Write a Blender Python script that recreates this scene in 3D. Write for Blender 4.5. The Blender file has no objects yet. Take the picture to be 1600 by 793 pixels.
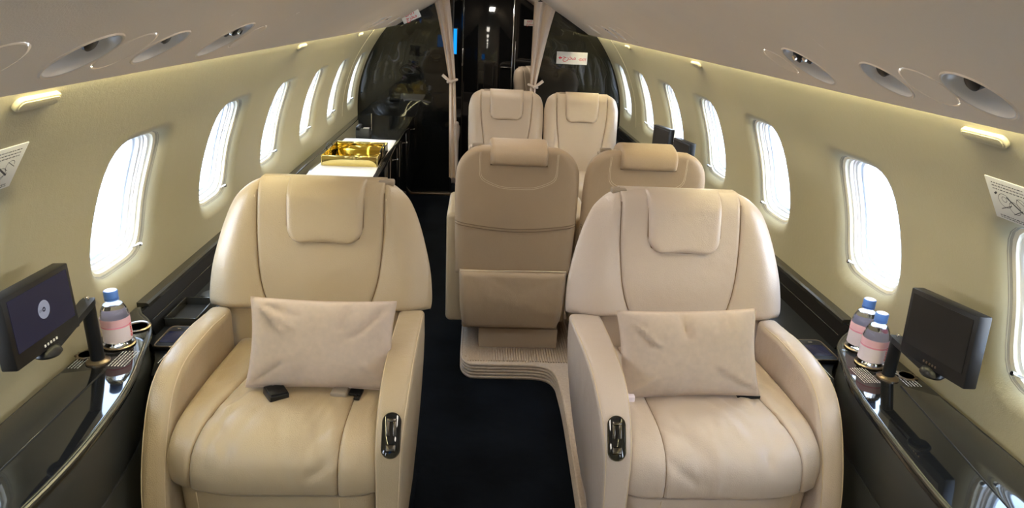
import bpy, bmesh, math, random
import numpy as np
from mathutils import Vector, Matrix

random.seed(4)
rng = np.random.default_rng(7)
scene = bpy.context.scene
COL = scene.collection

# ------------------------------------------------------------------ camera
FPX, PITCH, YAW, ROLL = 1040.0, 0.3485, 0.0614, 0.0498
CAM = Vector((-0.114, 0.0, 1.6))
R0 = Vector((math.cos(YAW), -math.sin(YAW), 0))
FW = Vector((math.sin(YAW) * math.cos(PITCH), math.cos(YAW) * math.cos(PITCH), -math.sin(PITCH)))
U0 = Vector((math.sin(YAW) * math.sin(PITCH), math.cos(YAW) * math.sin(PITCH), math.cos(PITCH)))
RX = R0 * math.cos(ROLL) + U0 * math.sin(ROLL)
UX = U0 * math.cos(ROLL) - R0 * math.sin(ROLL)
cam_data = bpy.data.cameras.new('camera')
cam_data.sensor_fit = 'HORIZONTAL'
cam_data.sensor_width = 36.0
cam_data.lens = FPX / 1600 * 36.0
cam_data.clip_start = 0.02
cam = bpy.data.objects.new('camera', cam_data)
COL.objects.link(cam)
m = Matrix.Identity(4)
for i in range(3):
    m[i][0], m[i][1], m[i][2], m[i][3] = RX[i], UX[i], -FW[i], CAM[i]
cam.matrix_world = m
scene.camera = cam

# ------------------------------------------------------------------ world, exposure
scene.view_settings.view_transform = 'Standard'
scene.view_settings.look = 'None'
scene.view_settings.gamma = 1.0
scene.view_settings.use_curve_mapping = False
scene.view_settings.exposure = 1.34
scene.cycles.max_bounces = 8
scene.cycles.diffuse_bounces = 4
scene.cycles.glossy_bounces = 4
scene.cycles.transparent_max_bounces = 10
scene.cycles.sample_clamp_indirect = 6.0
scene.cycles.use_denoising = True

SKY_STRENGTH = 6.0
world = bpy.data.worlds.new('sky')
scene.world = world
world.use_nodes = True
wn, wl = world.node_tree.nodes, world.node_tree.links
bg = wn['Background']
tc = wn.new('ShaderNodeTexCoord')
sx = wn.new('ShaderNodeSeparateXYZ')
rp = wn.new('ShaderNodeValToRGB')
rp.color_ramp.elements[0].position = 0.0
rp.color_ramp.elements[0].color = (0.95, 0.97, 1.0, 1)
rp.color_ramp.elements[1].position = 0.7
rp.color_ramp.elements[1].color = (0.42, 0.62, 0.95, 1)
wl.new(tc.outputs['Generated'], sx.inputs[0])
wl.new(sx.outputs['Z'], rp.inputs[0])
wl.new(rp.outputs[0], bg.inputs[0])
bg.inputs[1].default_value = SKY_STRENGTH

def area_light(name, loc, sx_, sy_, power, color, rot=(0, 0, 0)):
    d = bpy.data.lights.new(name, 'AREA')
    d.shape = 'RECTANGLE'; d.size = sx_; d.size_y = sy_; d.energy = power; d.color = color
    o = bpy.data.objects.new(name, d)
    o.location = loc; o.rotation_euler = rot
    COL.objects.link(o)
    return o
CEIL_LIGHT_POWER = 1.2       # each of the ceiling fixtures, see the ceiling lights further down
COVE_STRENGTH = 30.0          # the cove strips behind the ceiling edge

# ------------------------------------------------------------------ materials
def mat(name, color, rough=0.5, metal=0.0, spec=0.5, coat=0.0, bump=None, var=None, sheen=0.0, emis=None, trans=0.0, ior=1.45):
    """bump: list of (kind, scale, distance); var: (scale, amount) tone variation of the base colour"""
    mt = bpy.data.materials.new(name)
    mt.use_nodes = True
    nt = mt.node_tree; n, l = nt.nodes, nt.links
    b = n['Principled BSDF']
    b.inputs['Base Color'].default_value = (*color, 1)
    b.inputs['Roughness'].default_value = rough
    b.inputs['Metallic'].default_value = metal
    b.inputs['Specular IOR Level'].default_value = spec
    b.inputs['Coat Weight'].default_value = coat
    b.inputs['Coat Roughness'].default_value = 0.03
    b.inputs['Sheen Weight'].default_value = sheen
    b.inputs['Transmission Weight'].default_value = trans
    b.inputs['IOR'].default_value = ior
    if emis:
        b.inputs['Emission Color'].default_value = (*emis[0], 1)
        b.inputs['Emission Strength'].default_value = emis[1]
    if bump or var:
        co = n.new('ShaderNodeTexCoord')
    if var:
        t = n.new('ShaderNodeTexNoise'); t.inputs['Scale'].default_value = var[0]; t.inputs['Detail'].default_value = 4
        r = n.new('ShaderNodeValToRGB')
        a = var[1]
        r.color_ramp.elements[0].position = 0.3; r.color_ramp.elements[1].position = 0.7
        r.color_ramp.elements[0].color = (*[c * (1 - a) for c in color], 1)
        r.color_ramp.elements[1].color = (*[min(1, c * (1 + a)) for c in color], 1)
        l.new(co.outputs['Object'], t.inputs['Vector']); l.new(t.outputs['Fac'], r.inputs[0]); l.new(r.outputs[0], b.inputs['Base Color'])
    prev = None
    for kind, scale, dist in (bump or []):
        if kind == 'smooth':
            t = n.new('ShaderNodeTexNoise'); t.inputs['Detail'].default_value = 0; out = t.outputs['Fac']
        elif kind == 'noise':
            t = n.new('ShaderNodeTexNoise'); t.inputs['Detail'].default_value = 3; out = t.outputs['Fac']
        elif kind == 'voronoi':
            t = n.new('ShaderNodeTexVoronoi'); out = t.outputs['Distance']
        else:
            t = n.new('ShaderNodeTexWave'); t.inputs['Distortion'].default_value = 1.0; t.bands_direction = kind; out = t.outputs['Fac']
        t.inputs['Scale'].default_value = scale
        l.new(co.outputs['Object'], t.inputs['Vector'])
        bp = n.new('ShaderNodeBump'); bp.inputs['Distance'].default_value = dist; bp.inputs['Strength'].default_value = 1.0
        l.new(out, bp.inputs['Height'])
        if prev: l.new(prev.outputs[0], bp.inputs['Normal'])
        prev = bp
    if prev: l.new(prev.outputs[0], b.inputs['Normal'])
    return mt

def emat(name, color, strength):
    mt = bpy.data.materials.new(name); mt.use_nodes = True
    n, l = mt.node_tree.nodes, mt.node_tree.links
    n.remove(n['Principled BSDF'])
    e = n.new('ShaderNodeEmission'); e.inputs[0].default_value = (*color, 1); e.inputs[1].default_value = strength
    l.new(e.outputs[0], n['Material Output'].inputs[0])
    return mt

def glass_mat(name, tint=(1, 1, 1), refl=1.0):
    """thin pane: transparent, with a fresnel reflection"""
    mt = bpy.data.materials.new(name); mt.use_nodes = True
    n, l = mt.node_tree.nodes, mt.node_tree.links
    n.remove(n['Principled BSDF'])
    tr = n.new('ShaderNodeBsdfTransparent'); tr.inputs[0].default_value = (*tint, 1)
    gl = n.new('ShaderNodeBsdfGlossy'); gl.inputs['Roughness'].default_value = 0.02
    lw = n.new('ShaderNodeLayerWeight'); lw.inputs[0].default_value = 0.5
    pw = n.new('ShaderNodeMath'); pw.operation = 'POWER'; pw.inputs[1].default_value = 5.0
    fr = n.new('ShaderNodeMath'); fr.operation = 'MULTIPLY_ADD'; fr.inputs[1].default_value = 0.9 * refl; fr.inputs[2].default_value = 0.03 * refl
    l.new(lw.outputs['Facing'], pw.inputs[0]); l.new(pw.outputs[0], fr.inputs[0])
    mx = n.new('ShaderNodeMixShader')
    l.new(fr.outputs[0], mx.inputs[0]); l.new(tr.outputs[0], mx.inputs[1]); l.new(gl.outputs[0], mx.inputs[2])
    l.new(mx.outputs[0], n['Material Output'].inputs[0])
    return mt

M = {}
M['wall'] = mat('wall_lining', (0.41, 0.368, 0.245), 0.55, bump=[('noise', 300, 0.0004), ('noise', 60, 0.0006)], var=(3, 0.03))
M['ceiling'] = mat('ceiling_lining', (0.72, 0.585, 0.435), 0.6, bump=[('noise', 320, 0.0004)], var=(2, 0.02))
M['window_cream'] = mat('window_cream_plastic', (0.72, 0.66, 0.50), 0.4)
M['window_white'] = mat('window_white_plastic', (0.85, 0.85, 0.84), 0.35)
M['window_blue'] = mat('window_pale_blue_plastic', (0.70, 0.78, 0.92), 0.35)
M['window_pink'] = mat('window_beige_plastic', (0.80, 0.73, 0.68), 0.4)
M['gasket'] = mat('dark_gasket', (0.20, 0.165, 0.11), 0.5)
M['glass'] = glass_mat('window_glass', (0.97, 0.99, 1.0))
M['leather'] = mat('tan_leather', (0.43, 0.335, 0.218), 0.33, spec=0.5, bump=[('voronoi', 380, 0.0004), ('noise', 7, 0.006), ('noise', 35, 0.0008)], var=(3, 0.03))
M['leather_sheen'] = mat('pale_sheen_leather', (0.53, 0.435, 0.365), 0.33, spec=0.5, bump=[('voronoi', 380, 0.0004), ('noise', 7, 0.006), ('noise', 35, 0.0008)], var=(3, 0.03))  # paler copy of the seat leather, window sheen put into its base colour
M['leather_shell'] = mat('seat_back_leather', (0.40, 0.29, 0.185), 0.5, spec=0.35, bump=[('voronoi', 380, 0.0004), ('noise', 8, 0.006)], var=(4, 0.04))
M['leather_far'] = mat('light_tan_leather', (0.47, 0.37, 0.27), 0.36, spec=0.45, bump=[('voronoi', 380, 0.0004), ('noise', 7, 0.005)], var=(3, 0.03))
M['thread'] = mat('pale_thread', (0.62, 0.50, 0.34), 0.6)
M['thread_dark'] = mat('dark_seam', (0.20, 0.13, 0.07), 0.6)
M['pillow'] = mat('woven_cushion_fabric', (0.80, 0.64, 0.52), 0.85, spec=0.2, sheen=0.15, bump=[('X', 260, 0.0006), ('Z', 260, 0.0006), ('noise', 7, 0.012)], var=(60, 0.04))
M['black_gloss'] = mat('black_lacquer', (0.008, 0.008, 0.008), 0.06, spec=0.5, coat=0.6)
M['bulkhead_gloss'] = mat('bulkhead_lacquer', (0.004, 0.0042, 0.004), 0.02, spec=0.5, coat=0.7, bump=[('smooth', 6.0, 0.008)])
M['black_satin'] = mat('black_satin', (0.008, 0.008, 0.0085), 0.33, spec=0.4)
M['black_matt'] = mat('black_matt', (0.010, 0.010, 0.010), 0.6)
M['console_side'] = mat('console_side_laminate', (0.040, 0.040, 0.034), 0.38)
M['console_rim'] = mat('console_rim_laminate', (0.030, 0.028, 0.023), 0.18, coat=0.4)
M['carpet'] = mat('navy_carpet', (0.0044, 0.0056, 0.0080), 0.95, spec=0.08, sheen=0.0, bump=[('noise', 500, 0.003), ('noise', 30, 0.002)], var=(4, 0.5))
M['rib_carpet'] = mat('ribbed_beige_carpet', (0.50, 0.39, 0.29), 0.9, spec=0.1, bump=[('noise', 700, 0.0006)], var=(80, 0.08))
M['chrome'] = mat('chrome', (0.75, 0.75, 0.75), 0.12, metal=1.0)
M['bronze'] = mat('bronze_trim', (0.30, 0.235, 0.17), 0.28, metal=1.0)
M['dark_metal'] = mat('dark_metal', (0.10, 0.088, 0.075), 0.22, metal=1.0)
M['gold'] = mat('gold_mirror', (0.80, 0.66, 0.25), 0.08, metal=1.0)
M['cloth'] = mat('white_cloth', (0.80, 0.76, 0.74), 0.9, bump=[('noise', 250, 0.0004), ('noise', 6, 0.006)])
M['curtain'] = mat('beige_curtain', (0.70, 0.56, 0.44), 0.85, bump=[('noise', 200, 0.0006)])
M['plastic'] = mat('black_plastic', (0.009, 0.0085, 0.009), 0.36, spec=0.3)
M['screen_off'] = mat('dark_screen', (0.010, 0.010, 0.011), 0.28, spec=0.3)
M['screen_on'] = mat('lit_screen', (0.005, 0.005, 0.010), 0.22, spec=0.25, emis=((0.012, 0.013, 0.032), 0.35))
M['disc'] = mat('lit_disc', (0.05, 0.05, 0.06), 0.3, emis=((0.23, 0.25, 0.33), 0.35))
M['blue_screen'] = emat('blue_screen', (0.005, 0.17, 0.55), 1.0)
M['print_white'] = mat('white_print', (0.75, 0.74, 0.72), 0.5)
M['print_red'] = mat('red_print', (0.62, 0.03, 0.06), 0.5)
M['print_black'] = mat('black_print', (0.04, 0.04, 0.045), 0.6)
M['placard'] = mat('placard_white', (0.70, 0.69, 0.64), 0.5)
M['sign'] = mat('sign_cream', (0.78, 0.72, 0.64), 0.5)
M['cap'] = mat('blue_cap', (0.10, 0.24, 0.72), 0.35)
M['pet'] = glass_mat('clear_bottle_plastic', (0.97, 0.98, 1.0))
M['water'] = mat('water', (0.96, 0.98, 1.0), 0.0, trans=1.0, ior=1.33)
M['label_pink'] = mat('pink_label', (0.80, 0.30, 0.42), 0.45)
M['label_white'] = mat('white_label', (0.82, 0.72, 0.78), 0.45)
M['label_pale'] = mat('pale_pink_label', (0.85, 0.52, 0.60), 0.45)
M['red'] = mat('red_letters', (0.65, 0.02, 0.04), 0.5)
M['outlet'] = mat('cream_outlet', (0.50, 0.45, 0.31), 0.4)
M['vent'] = mat('vent_bowl', (0.60, 0.53, 0.45), 0.32)
M['ledge_black'] = mat('ledge_black', (0.006, 0.006, 0.006), 0.3, spec=0.2)
M['strap'] = mat('grey_webbing', (0.30, 0.24, 0.18), 0.8)
M['cove'] = emat('cove_strip', (1.0, 0.90, 0.52), COVE_STRENGTH)
M['lamp'] = emat('lamp_diffuser', (1.0, 0.93, 0.82), 1.5)
M['concrete'] = mat('concrete', (0.62, 0.60, 0.57), 0.9, var=(0.5, 0.08))

# ------------------------------------------------------------------ mesh helpers
def join(*parts):
    V, F, k = [], [], 0
    for v, f in parts:
        V.append(np.asarray(v, float).reshape(-1, 3)); F += [tuple(i + k for i in q) for q in f]; k += len(v)
    return np.vstack(V), F

def obj(name, vf, material, parent=None, smooth=True, angle=40, kind=None, label=None, materials=None, mat_ids=None):
    v, f = vf
    me = bpy.data.meshes.new(name)
    me.from_pydata([tuple(map(float, p)) for p in v], [], [tuple(map(int, q)) for q in f])
    bm = bmesh.new(); bm.from_mesh(me)
    bmesh.ops.recalc_face_normals(bm, faces=bm.faces)
    bm.to_mesh(me); bm.free()
    for mt in (materials or [material]):
        me.materials.append(M[mt])
    if mat_ids is not None:
        me.polygons.foreach_set('material_index', mat_ids)
    if smooth:
        me.polygons.foreach_set('use_smooth', [True] * len(me.polygons))
        me.set_sharp_from_angle(angle=math.radians(angle))
    o = bpy.data.objects.new(name, me)
    COL.objects.link(o)
    if parent: o.parent = parent
    if kind: o['kind'] = kind
    if label: o['label'] = label
    return o

def tag(o, label, cat, group=None):
    o['label'] = label; o['category'] = cat
    if group: o['group'] = group
    return o

def thing(name, label, cat, loc=(0, 0, 0), rot=(0, 0, 0), group=None):
    o = bpy.data.objects.new(name, None); COL.objects.link(o)
    o.empty_display_size = 0.05
    o.location = loc; o.rotation_euler = rot
    return tag(o, label, cat, group)

def structure(name, vf, material, parent=None, **k):
    return obj(name, vf, material, parent, kind='structure', **k)

def dup(root, loc, label, group=None, rot=None):
    r = root.copy(); COL.objects.link(r); r.location = loc; r['label'] = label
    if rot is not None: r.rotation_euler = rot
    if group: r['group'] = group
    for ch in list(root.children):
        c = ch.copy(); COL.objects.link(c); c.parent = r
        for g in list(ch.children):
            d = g.copy(); COL.objects.link(d); d.parent = c
    return r

def from_bm(bm):
    bm.verts.index_update()
    v = np.array([p.co[:] for p in bm.verts]); f = [tuple(q.index for q in fc.verts) for fc in bm.faces]
    bm.free()
    return v, f

def rbox(x0, x1, y0, y1, z0, z1, r=0.0, seg=2):
    bm = bmesh.new(); bmesh.ops.create_cube(bm, size=1)
    for p in bm.verts:
        p.co = ((x0 + x1) / 2 + p.co.x * (x1 - x0), (y0 + y1) / 2 + p.co.y * (y1 - y0), (z0 + z1) / 2 + p.co.z * (z1 - z0))
    if r: bmesh.ops.bevel(bm, geom=bm.edges[:], offset=r, segments=seg, profile=0.5, affect='EDGES', clamp_overlap=True)
    return from_bm(bm)

def prism(poly, axis, a, b, r=0.0, seg=2):
    """poly: 2-D points; axis 'x': points are (y,z); 'y': (x,z); 'z': (x,y); extruded from a to b"""
    def P(p, t):
        return {'x': (t, p[0], p[1]), 'y': (p[0], t, p[1]), 'z': (p[0], p[1], t)}[axis]
    n = len(poly)
    bm = bmesh.new()
    A = [bm.verts.new(P(p, a)) for p in poly]; B = [bm.verts.new(P(p, b)) for p in poly]
    bm.faces.new(A); bm.faces.new(B[::-1])
    for i in range(n):
        bm.faces.new((A[i], B[i], B[(i + 1) % n], A[(i + 1) % n]))
    bmesh.ops.recalc_face_normals(bm, faces=bm.faces)
    if r:
        bm.edges.ensure_lookup_table()
        cap = [e for e in bm.edges if any(len(f.verts) == n for f in e.link_faces)] if n > 4 else bm.edges[:]
        bmesh.ops.bevel(bm, geom=cap, offset=r, segments=seg, profile=0.5, affect='EDGES', clamp_overlap=True)
    return from_bm(bm)

def spline(pts, n):
    """Catmull-Rom through pts, n samples"""
    P = np.asarray(pts, float)
    P = np.vstack([2 * P[0] - P[1], P, 2 * P[-1] - P[-2]])
    k = len(P) - 3
    out = []
    for t in np.linspace(0, k, n):
        i = min(int(t), k - 1); u = t - i
        a, b, c, d = P[i:i + 4]
        out.append(0.5 * (2 * b + (c - a) * u + (2 * a - 5 * b + 4 * c - d) * u * u + (3 * b - a - 3 * c + d) * u ** 3))
    return np.array(out)

def tube(pts, r, n=6, closed=False):
    P = np.asarray(pts, float); k = len(P)
    V, F = [], []
    T = np.gradient(P, axis=0) if not closed else (np.roll(P, -1, 0) - np.roll(P, 1, 0))
    T /= np.linalg.norm(T, axis=1)[:, None] + 1e-12
    ref = np.array([0.0, 0, 1]) if abs(T[0][2]) < 0.9 else np.array([1.0, 0, 0])
    a = np.cross(T[0], ref); a /= np.linalg.norm(a)
    for i in range(k):
        a = a - T[i] * (a @ T[i]); a /= np.linalg.norm(a) + 1e-12
        b = np.cross(T[i], a)
        rr = r[i] if hasattr(r, '__len__') else r
        for j in range(n):
            t = 2 * math.pi * j / n
            V.append(P[i] + rr * (a * math.cos(t) + b * math.sin(t)))
    for i in range(k if closed else k - 1):
        i2 = (i + 1) % k
        for j in range(n):
            j2 = (j + 1) % n
            F.append((i * n + j, i * n + j2, i2 * n + j2, i2 * n + j))
    if not closed:
        F.append(tuple(range(n))[::-1]); F.append(tuple((k - 1) * n + j for j in range(n)))
    return np.array(V), F

def lathe(profile, n=32, center=(0, 0, 0), cap=True):
    V, F = [], []
    for r, z in profile:
        for j in range(n):
            t = 2 * math.pi * j / n
            V.append((center[0] + r * math.cos(t), center[1] + r * math.sin(t), center[2] + z))
    k = len(profile)
    for i in range(k - 1):
        for j in range(n):
            j2 = (j + 1) % n
            F.append((i * n + j, i * n + j2, (i + 1) * n + j2, (i + 1) * n + j))
    if cap:
        F.append(tuple(range(n))[::-1]); F.append(tuple((k - 1) * n + j for j in range(n)))
    return np.array(V), F

def xform(vf, mtx):
    v, f = vf
    A = np.array(mtx)
    return np.asarray(v) @ A[:3, :3].T + A[:3, 3], f

def prof(x):
    x = np.clip(x, 0, 1)
    return np.sqrt(np.clip(1 - (1 - x) ** 2, 0, 1))

def pad(P, t, r, N=None, nu=22, nv=26, back=0.04, disp=None, flip=False, edges=None, back_r=None):
    """a stuffed panel: P(U,V) is its base surface, raised by t along N (or its own normal) and rounded over r at the edges.
    edges: {'u0': (r, floor)} gives one edge its own radius and the share of t that stays at the very edge; back_r rounds the back too"""
    E = {k: (r, 0.0) for k in ('u0', 'u1', 'v0', 'v1')}; E.update(edges or {})
    def spacing(n):
        s = np.linspace(0, 1, n); return 0.35 * s + 0.65 * (0.5 - 0.5 * np.cos(np.pi * s))
    U, V = np.meshgrid(spacing(nu), spacing(nv), indexing='ij')
    S = P(U, V)
    S = np.stack([a + 0 * U for a in S], -1) if isinstance(S, tuple) else S
    if N is None:
        a = np.gradient(S, axis=0); b = np.gradient(S, axis=1)
        n = np.cross(a, b); n /= np.linalg.norm(n, axis=-1)[..., None] + 1e-12
        if flip: n = -n
    else:
        n = np.broadcast_to(np.asarray(N, float), S.shape)
    D = {}
    for axis, lo, hi in ((0, 'u0', 'u1'), (1, 'v0', 'v1')):
        d = np.linalg.norm(np.diff(S, axis=axis), axis=-1)
        c = np.concatenate([np.zeros_like(np.take(d, [0], axis)), np.cumsum(d, axis)], axis)
        D[lo] = c; D[hi] = np.take(c, [-1], axis) - c
    h = np.full(U.shape, float(t)); hb = np.full(U.shape, float(back))
    for k, (rr, fl) in E.items():
        h = h * (fl + (1 - fl) * prof(D[k] / rr))
        if back_r: hb = hb * (fl + (1 - fl) * prof(D[k] / (back_r if fl == 0 else rr)))
    if disp is not None: h = h + disp(U, V) * (h / t)
    Fv = S + n * h[..., None]; Bv = S - n * hb[..., None]
    idx = lambda i, j: i * nv + j
    F = []
    o = nu * nv
    for i in range(nu - 1):
        for j in range(nv - 1):
            F.append((idx(i, j), idx(i + 1, j), idx(i + 1, j + 1), idx(i, j + 1)))
            F.append((o + idx(i, j), o + idx(i, j + 1), o + idx(i + 1, j + 1), o + idx(i + 1, j)))
    ring = [idx(i, 0) for i in range(nu)] + [idx(nu - 1, j) for j in range(1, nv)] + [idx(i, nv - 1) for i in range(nu - 2, -1, -1)] + [idx(0, j) for j in range(nv - 2, 0, -1)]
    for a, b in zip(ring, ring[1:] + ring[:1]):
        F.append((a, b, o + b, o + a))
    return np.vstack([Fv.reshape(-1, 3), Bv.reshape(-1, 3)]), F

def interp(pts):
    z = [p[0] for p in pts]; w = [p[1] for p in pts]
    zz = np.linspace(z[0], z[-1], 200)
    # smooth interpolation through the points (monotone z)
    s = spline(np.column_stack([z, w]), 400)
    return lambda q: np.interp(q, s[:, 0], s[:, 1])

def text_mesh(body, size, extrude=0.0):
    c = bpy.data.curves.new('letters', 'FONT'); c.body = body; c.size = size; c.extrude = extrude
    c.offset = size * 0.012; c.align_x = 'CENTER'; c.align_y = 'CENTER'
    o = bpy.data.objects.new('letters', c); COL.objects.link(o)
    dg = bpy.context.evaluated_depsgraph_get()
    me = bpy.data.meshes.new_from_object(o.evaluated_get(dg))
    v = np.array([p.co[:] for p in me.vertices]).reshape(-1, 3); f = [tuple(p.vertices) for p in me.polygons]
    bpy.data.objects.remove(o); bpy.data.curves.remove(c); bpy.data.meshes.remove(me)
    return v, f

# ------------------------------------------------------------------ cabin shell
FLOOR = -0.06
Y_FRONT, Y_BULK, Y_AFT = -1.7, 6.15, 8.1
WALL_PTS = [(1.175, -0.06), (1.188, 0.25), (1.195, 0.5), (1.198, 0.68), (1.188, 0.84), (1.155, 1.0), (1.085, 1.18), (0.995, 1.33), (0.912, 1.437), (0.868, 1.485)]
wall_curve = spline(WALL_PTS, 400)
wall_len = np.concatenate([[0], np.cumsum(np.linalg.norm(np.diff(wall_curve, axis=0), axis=1))])
wall_tan = np.gradient(wall_curve, axis=0); wall_tan /= np.linalg.norm(wall_tan, axis=1)[:, None]

def s_of_z(z): return float(np.interp(z, wall_curve[:, 1], wall_len))
def wall_at(s, d=0.0):
    x = np.interp(s, wall_len, wall_curve[:, 0]); z = np.interp(s, wall_len, wall_curve[:, 1])
    tx = np.interp(s, wall_len, wall_tan[:, 0]); tz = np.interp(s, wall_len, wall_tan[:, 1])
    return x + tz * d, z - tx * d            # d > 0 goes out through the skin
def wall_x(z): return float(np.interp(z, wall_curve[:, 1], wall_curve[:, 0]))

CEIL_PTS = [(0.872, 1.452), (0.862, 1.437), (0.845, 1.440), (0.75, 1.498), (0.62, 1.577), (0.50, 1.645), (0.38, 1.72), (0.25, 1.80), (0.12, 1.845), (0.0, 1.86)]
ceil_len = np.concatenate([[0], np.cumsum(np.linalg.norm(np.diff(np.array(CEIL_PTS), axis=0), axis=1))])
CP = np.array(CEIL_PTS)
def ceil_at(s, d=0.0):
    x = np.interp(s, ceil_len, CP[:, 0]); z = np.interp(s, ceil_len, CP[:, 1])
    x2 = np.interp(s + 0.002, ceil_len, CP[:, 0]); z2 = np.interp(s + 0.002, ceil_len, CP[:, 1])
    x1 = np.interp(s - 0.002, ceil_len, CP[:, 0]); z1 = np.interp(s - 0.002, ceil_len, CP[:, 1])
    tx, tz = x2 - x1, z2 - z1
    L = np.hypot(tx, tz) + 1e-9
    return x + tz / L * d, z - tx / L * d     # d > 0 goes up into the lining
def ceil_frame(s, side):
    """point on the ceiling lining, its upward normal, its inboard direction"""
    x, z = ceil_at(s); x2, z2 = ceil_at(s + 0.01); x1, z1 = ceil_at(s - 0.01)
    t = Vector((side * (x2 - x1), 0, z2 - z1)).normalized()
    n = Vector((-t.z * side, 0, t.x * side)); n = n if n.z > 0 else -n
    return Vector((side * x, 0, z)), n, t

SQ = 10
def square_ring(k=SQ):
    a = np.linspace(-1, 1, k + 1)[:-1]
    return np.array([(x, -1) for x in a] + [(1, x) for x in a] + [(-x, 1) for x in a] + [(-1, -x) for x in a])
def squircle(q, n):
    return q / ((np.abs(q[:, 0]) ** n + np.abs(q[:, 1]) ** n) ** (1 / n))[:, None]

def ring_faces(loops, k):
    F = []
    for i in range(loops - 1):
        for j in range(k):
            j2 = (j + 1) % k
            F.append((i * k + j, i * k + j2, (i + 1) * k + j2, (i + 1) * k + j))
    return F

def holed_cell(to3, y0, y1, s0, s1, yc, sc, hw, hh, n, flare):
    """rectangle y0..y1, s0..s1 with a rounded hole; flare: (grow, depth) loops from outside to the hole's edge"""
    q = square_ring(); k = len(q)
    rect = np.column_stack([np.where(q[:, 0] < 0, yc + q[:, 0] * (yc - y0), yc + q[:, 0] * (y1 - yc)),
                            np.where(q[:, 1] < 0, sc + q[:, 1] * (sc - s0), sc + q[:, 1] * (s1 - sc))])
    g0 = flare[0][0]
    first = np.array([yc, sc]) + squircle(q, n) * [hw + g0, hh + g0]
    rings = [(rect * (1 - t) + first * t, 0.0) for t in (0, .15, .3, .45, .6, .75, .88)]
    rings += [(np.array([yc, sc]) + squircle(q, n) * [hw + g, hh + g], d) for g, d in flare]
    V = []
    for pts, d in rings:
        for y, s in pts: V.append(to3(y, s, d))
    return np.array(V), ring_faces(len(rings), k)

def plain_strip(to3, ys, ss):
    V = [to3(y, s, 0) for y in ys for s in ss]
    ns = len(ss)
    F = [(i * ns + j, (i + 1) * ns + j, (i + 1) * ns + j + 1, i * ns + j + 1) for i in range(len(ys) - 1) for j in range(ns - 1)]
    return np.array(V), F

PITCH_W = 0.768
WIN_Y0 = 1.985
WIN_Z = 1.002
WIN_S = s_of_z(WIN_Z)
HW, HH, WN = 0.166, 0.213, 4.6
S_LO, S_MID0, S_MID1, S_HI = 0.0, WIN_S - 0.275, WIN_S + 0.275, float(wall_len[-1])
def windows(side): return [WIN_Y0 + (0.03 if side > 0 else 0.0) + PITCH_W * i for i in range(-4, 6)]
FLARE = [(0.044, 0.0), (0.036, 0.001), (0.026, 0.004), (0.014, 0.011), (0.005, 0.018), (0.0, 0.024)]

def side_wall(side):
    to3 = lambda y, s, d: (side * wall_at(s, d)[0], y, wall_at(s, d)[1])
    parts = []
    win_ys = windows(side)
    edges = [Y_FRONT] + [w - PITCH_W / 2 for w in win_ys] + [Y_BULK + 0.1]
    ys = []
    for i, w in enumerate(win_ys):
        y0, y1 = w - PITCH_W / 2, (w + PITCH_W / 2 if i < len(win_ys) - 1 else Y_BULK + 0.1)
        parts.append(holed_cell(to3, y0, y1, S_MID0, S_MID1, w, WIN_S, HW, HH, WN, FLARE))
    yy = edges
    parts.append(plain_strip(to3, yy, np.linspace(S_LO, S_MID0, 14)))
    parts.append(plain_strip(to3, yy, np.linspace(S_MID1, S_HI, 12)))
    parts.append(plain_strip(to3, [Y_FRONT, edges[1]], np.linspace(S_MID0, S_MID1, 12)))
    parts.append(plain_strip(to3, [Y_BULK + 0.1, Y_AFT], np.linspace(S_LO, S_HI, 30)))
    return join(*parts)

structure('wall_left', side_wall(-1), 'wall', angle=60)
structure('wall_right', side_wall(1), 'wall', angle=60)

# vertical joints of the wall lining
def wall_joint(side, y, name):
    s = np.linspace(S_MID0 + 0.02, S_HI - 0.01, 30)
    pts = [(side * wall_at(q, -0.0005)[0], y, wall_at(q, -0.0005)[1]) for q in s]
    return structure(name, tube(pts, 0.0022, 6), 'window_cream')
wall_joint(1, 5.48, 'trim_1'); wall_joint(-1, 5.44, 'trim_2')

def ring_band(side, w, loops, extra_back=None):
    q = squircle(square_ring(), WN); k = len(q)
    V = []
    for g, d in loops:
        for a, b in q:
            x, z = wall_at(WIN_S + b * (HH + g), d); V.append((side * x, w + a * (HW + g), z))
    return np.array(V), ring_faces(len(loops), k)
def ring_disc(side, w, g, d):
    q = squircle(square_ring(), WN); k = len(q)
    V = []
    for t in (1.0, 0.66, 0.33):
        for a, b in q:
            x, z = wall_at(WIN_S + b * t * (HH + g), d); V.append((side * x, w + a * t * (HW + g), z))
    x, z = wall_at(WIN_S, d); V.append((side * x, w, z))
    F = ring_faces(3, k) + [(2 * k + j, 2 * k + (j + 1) % k, 3 * k) for j in range(k)]
    return np.array(V), F

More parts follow.
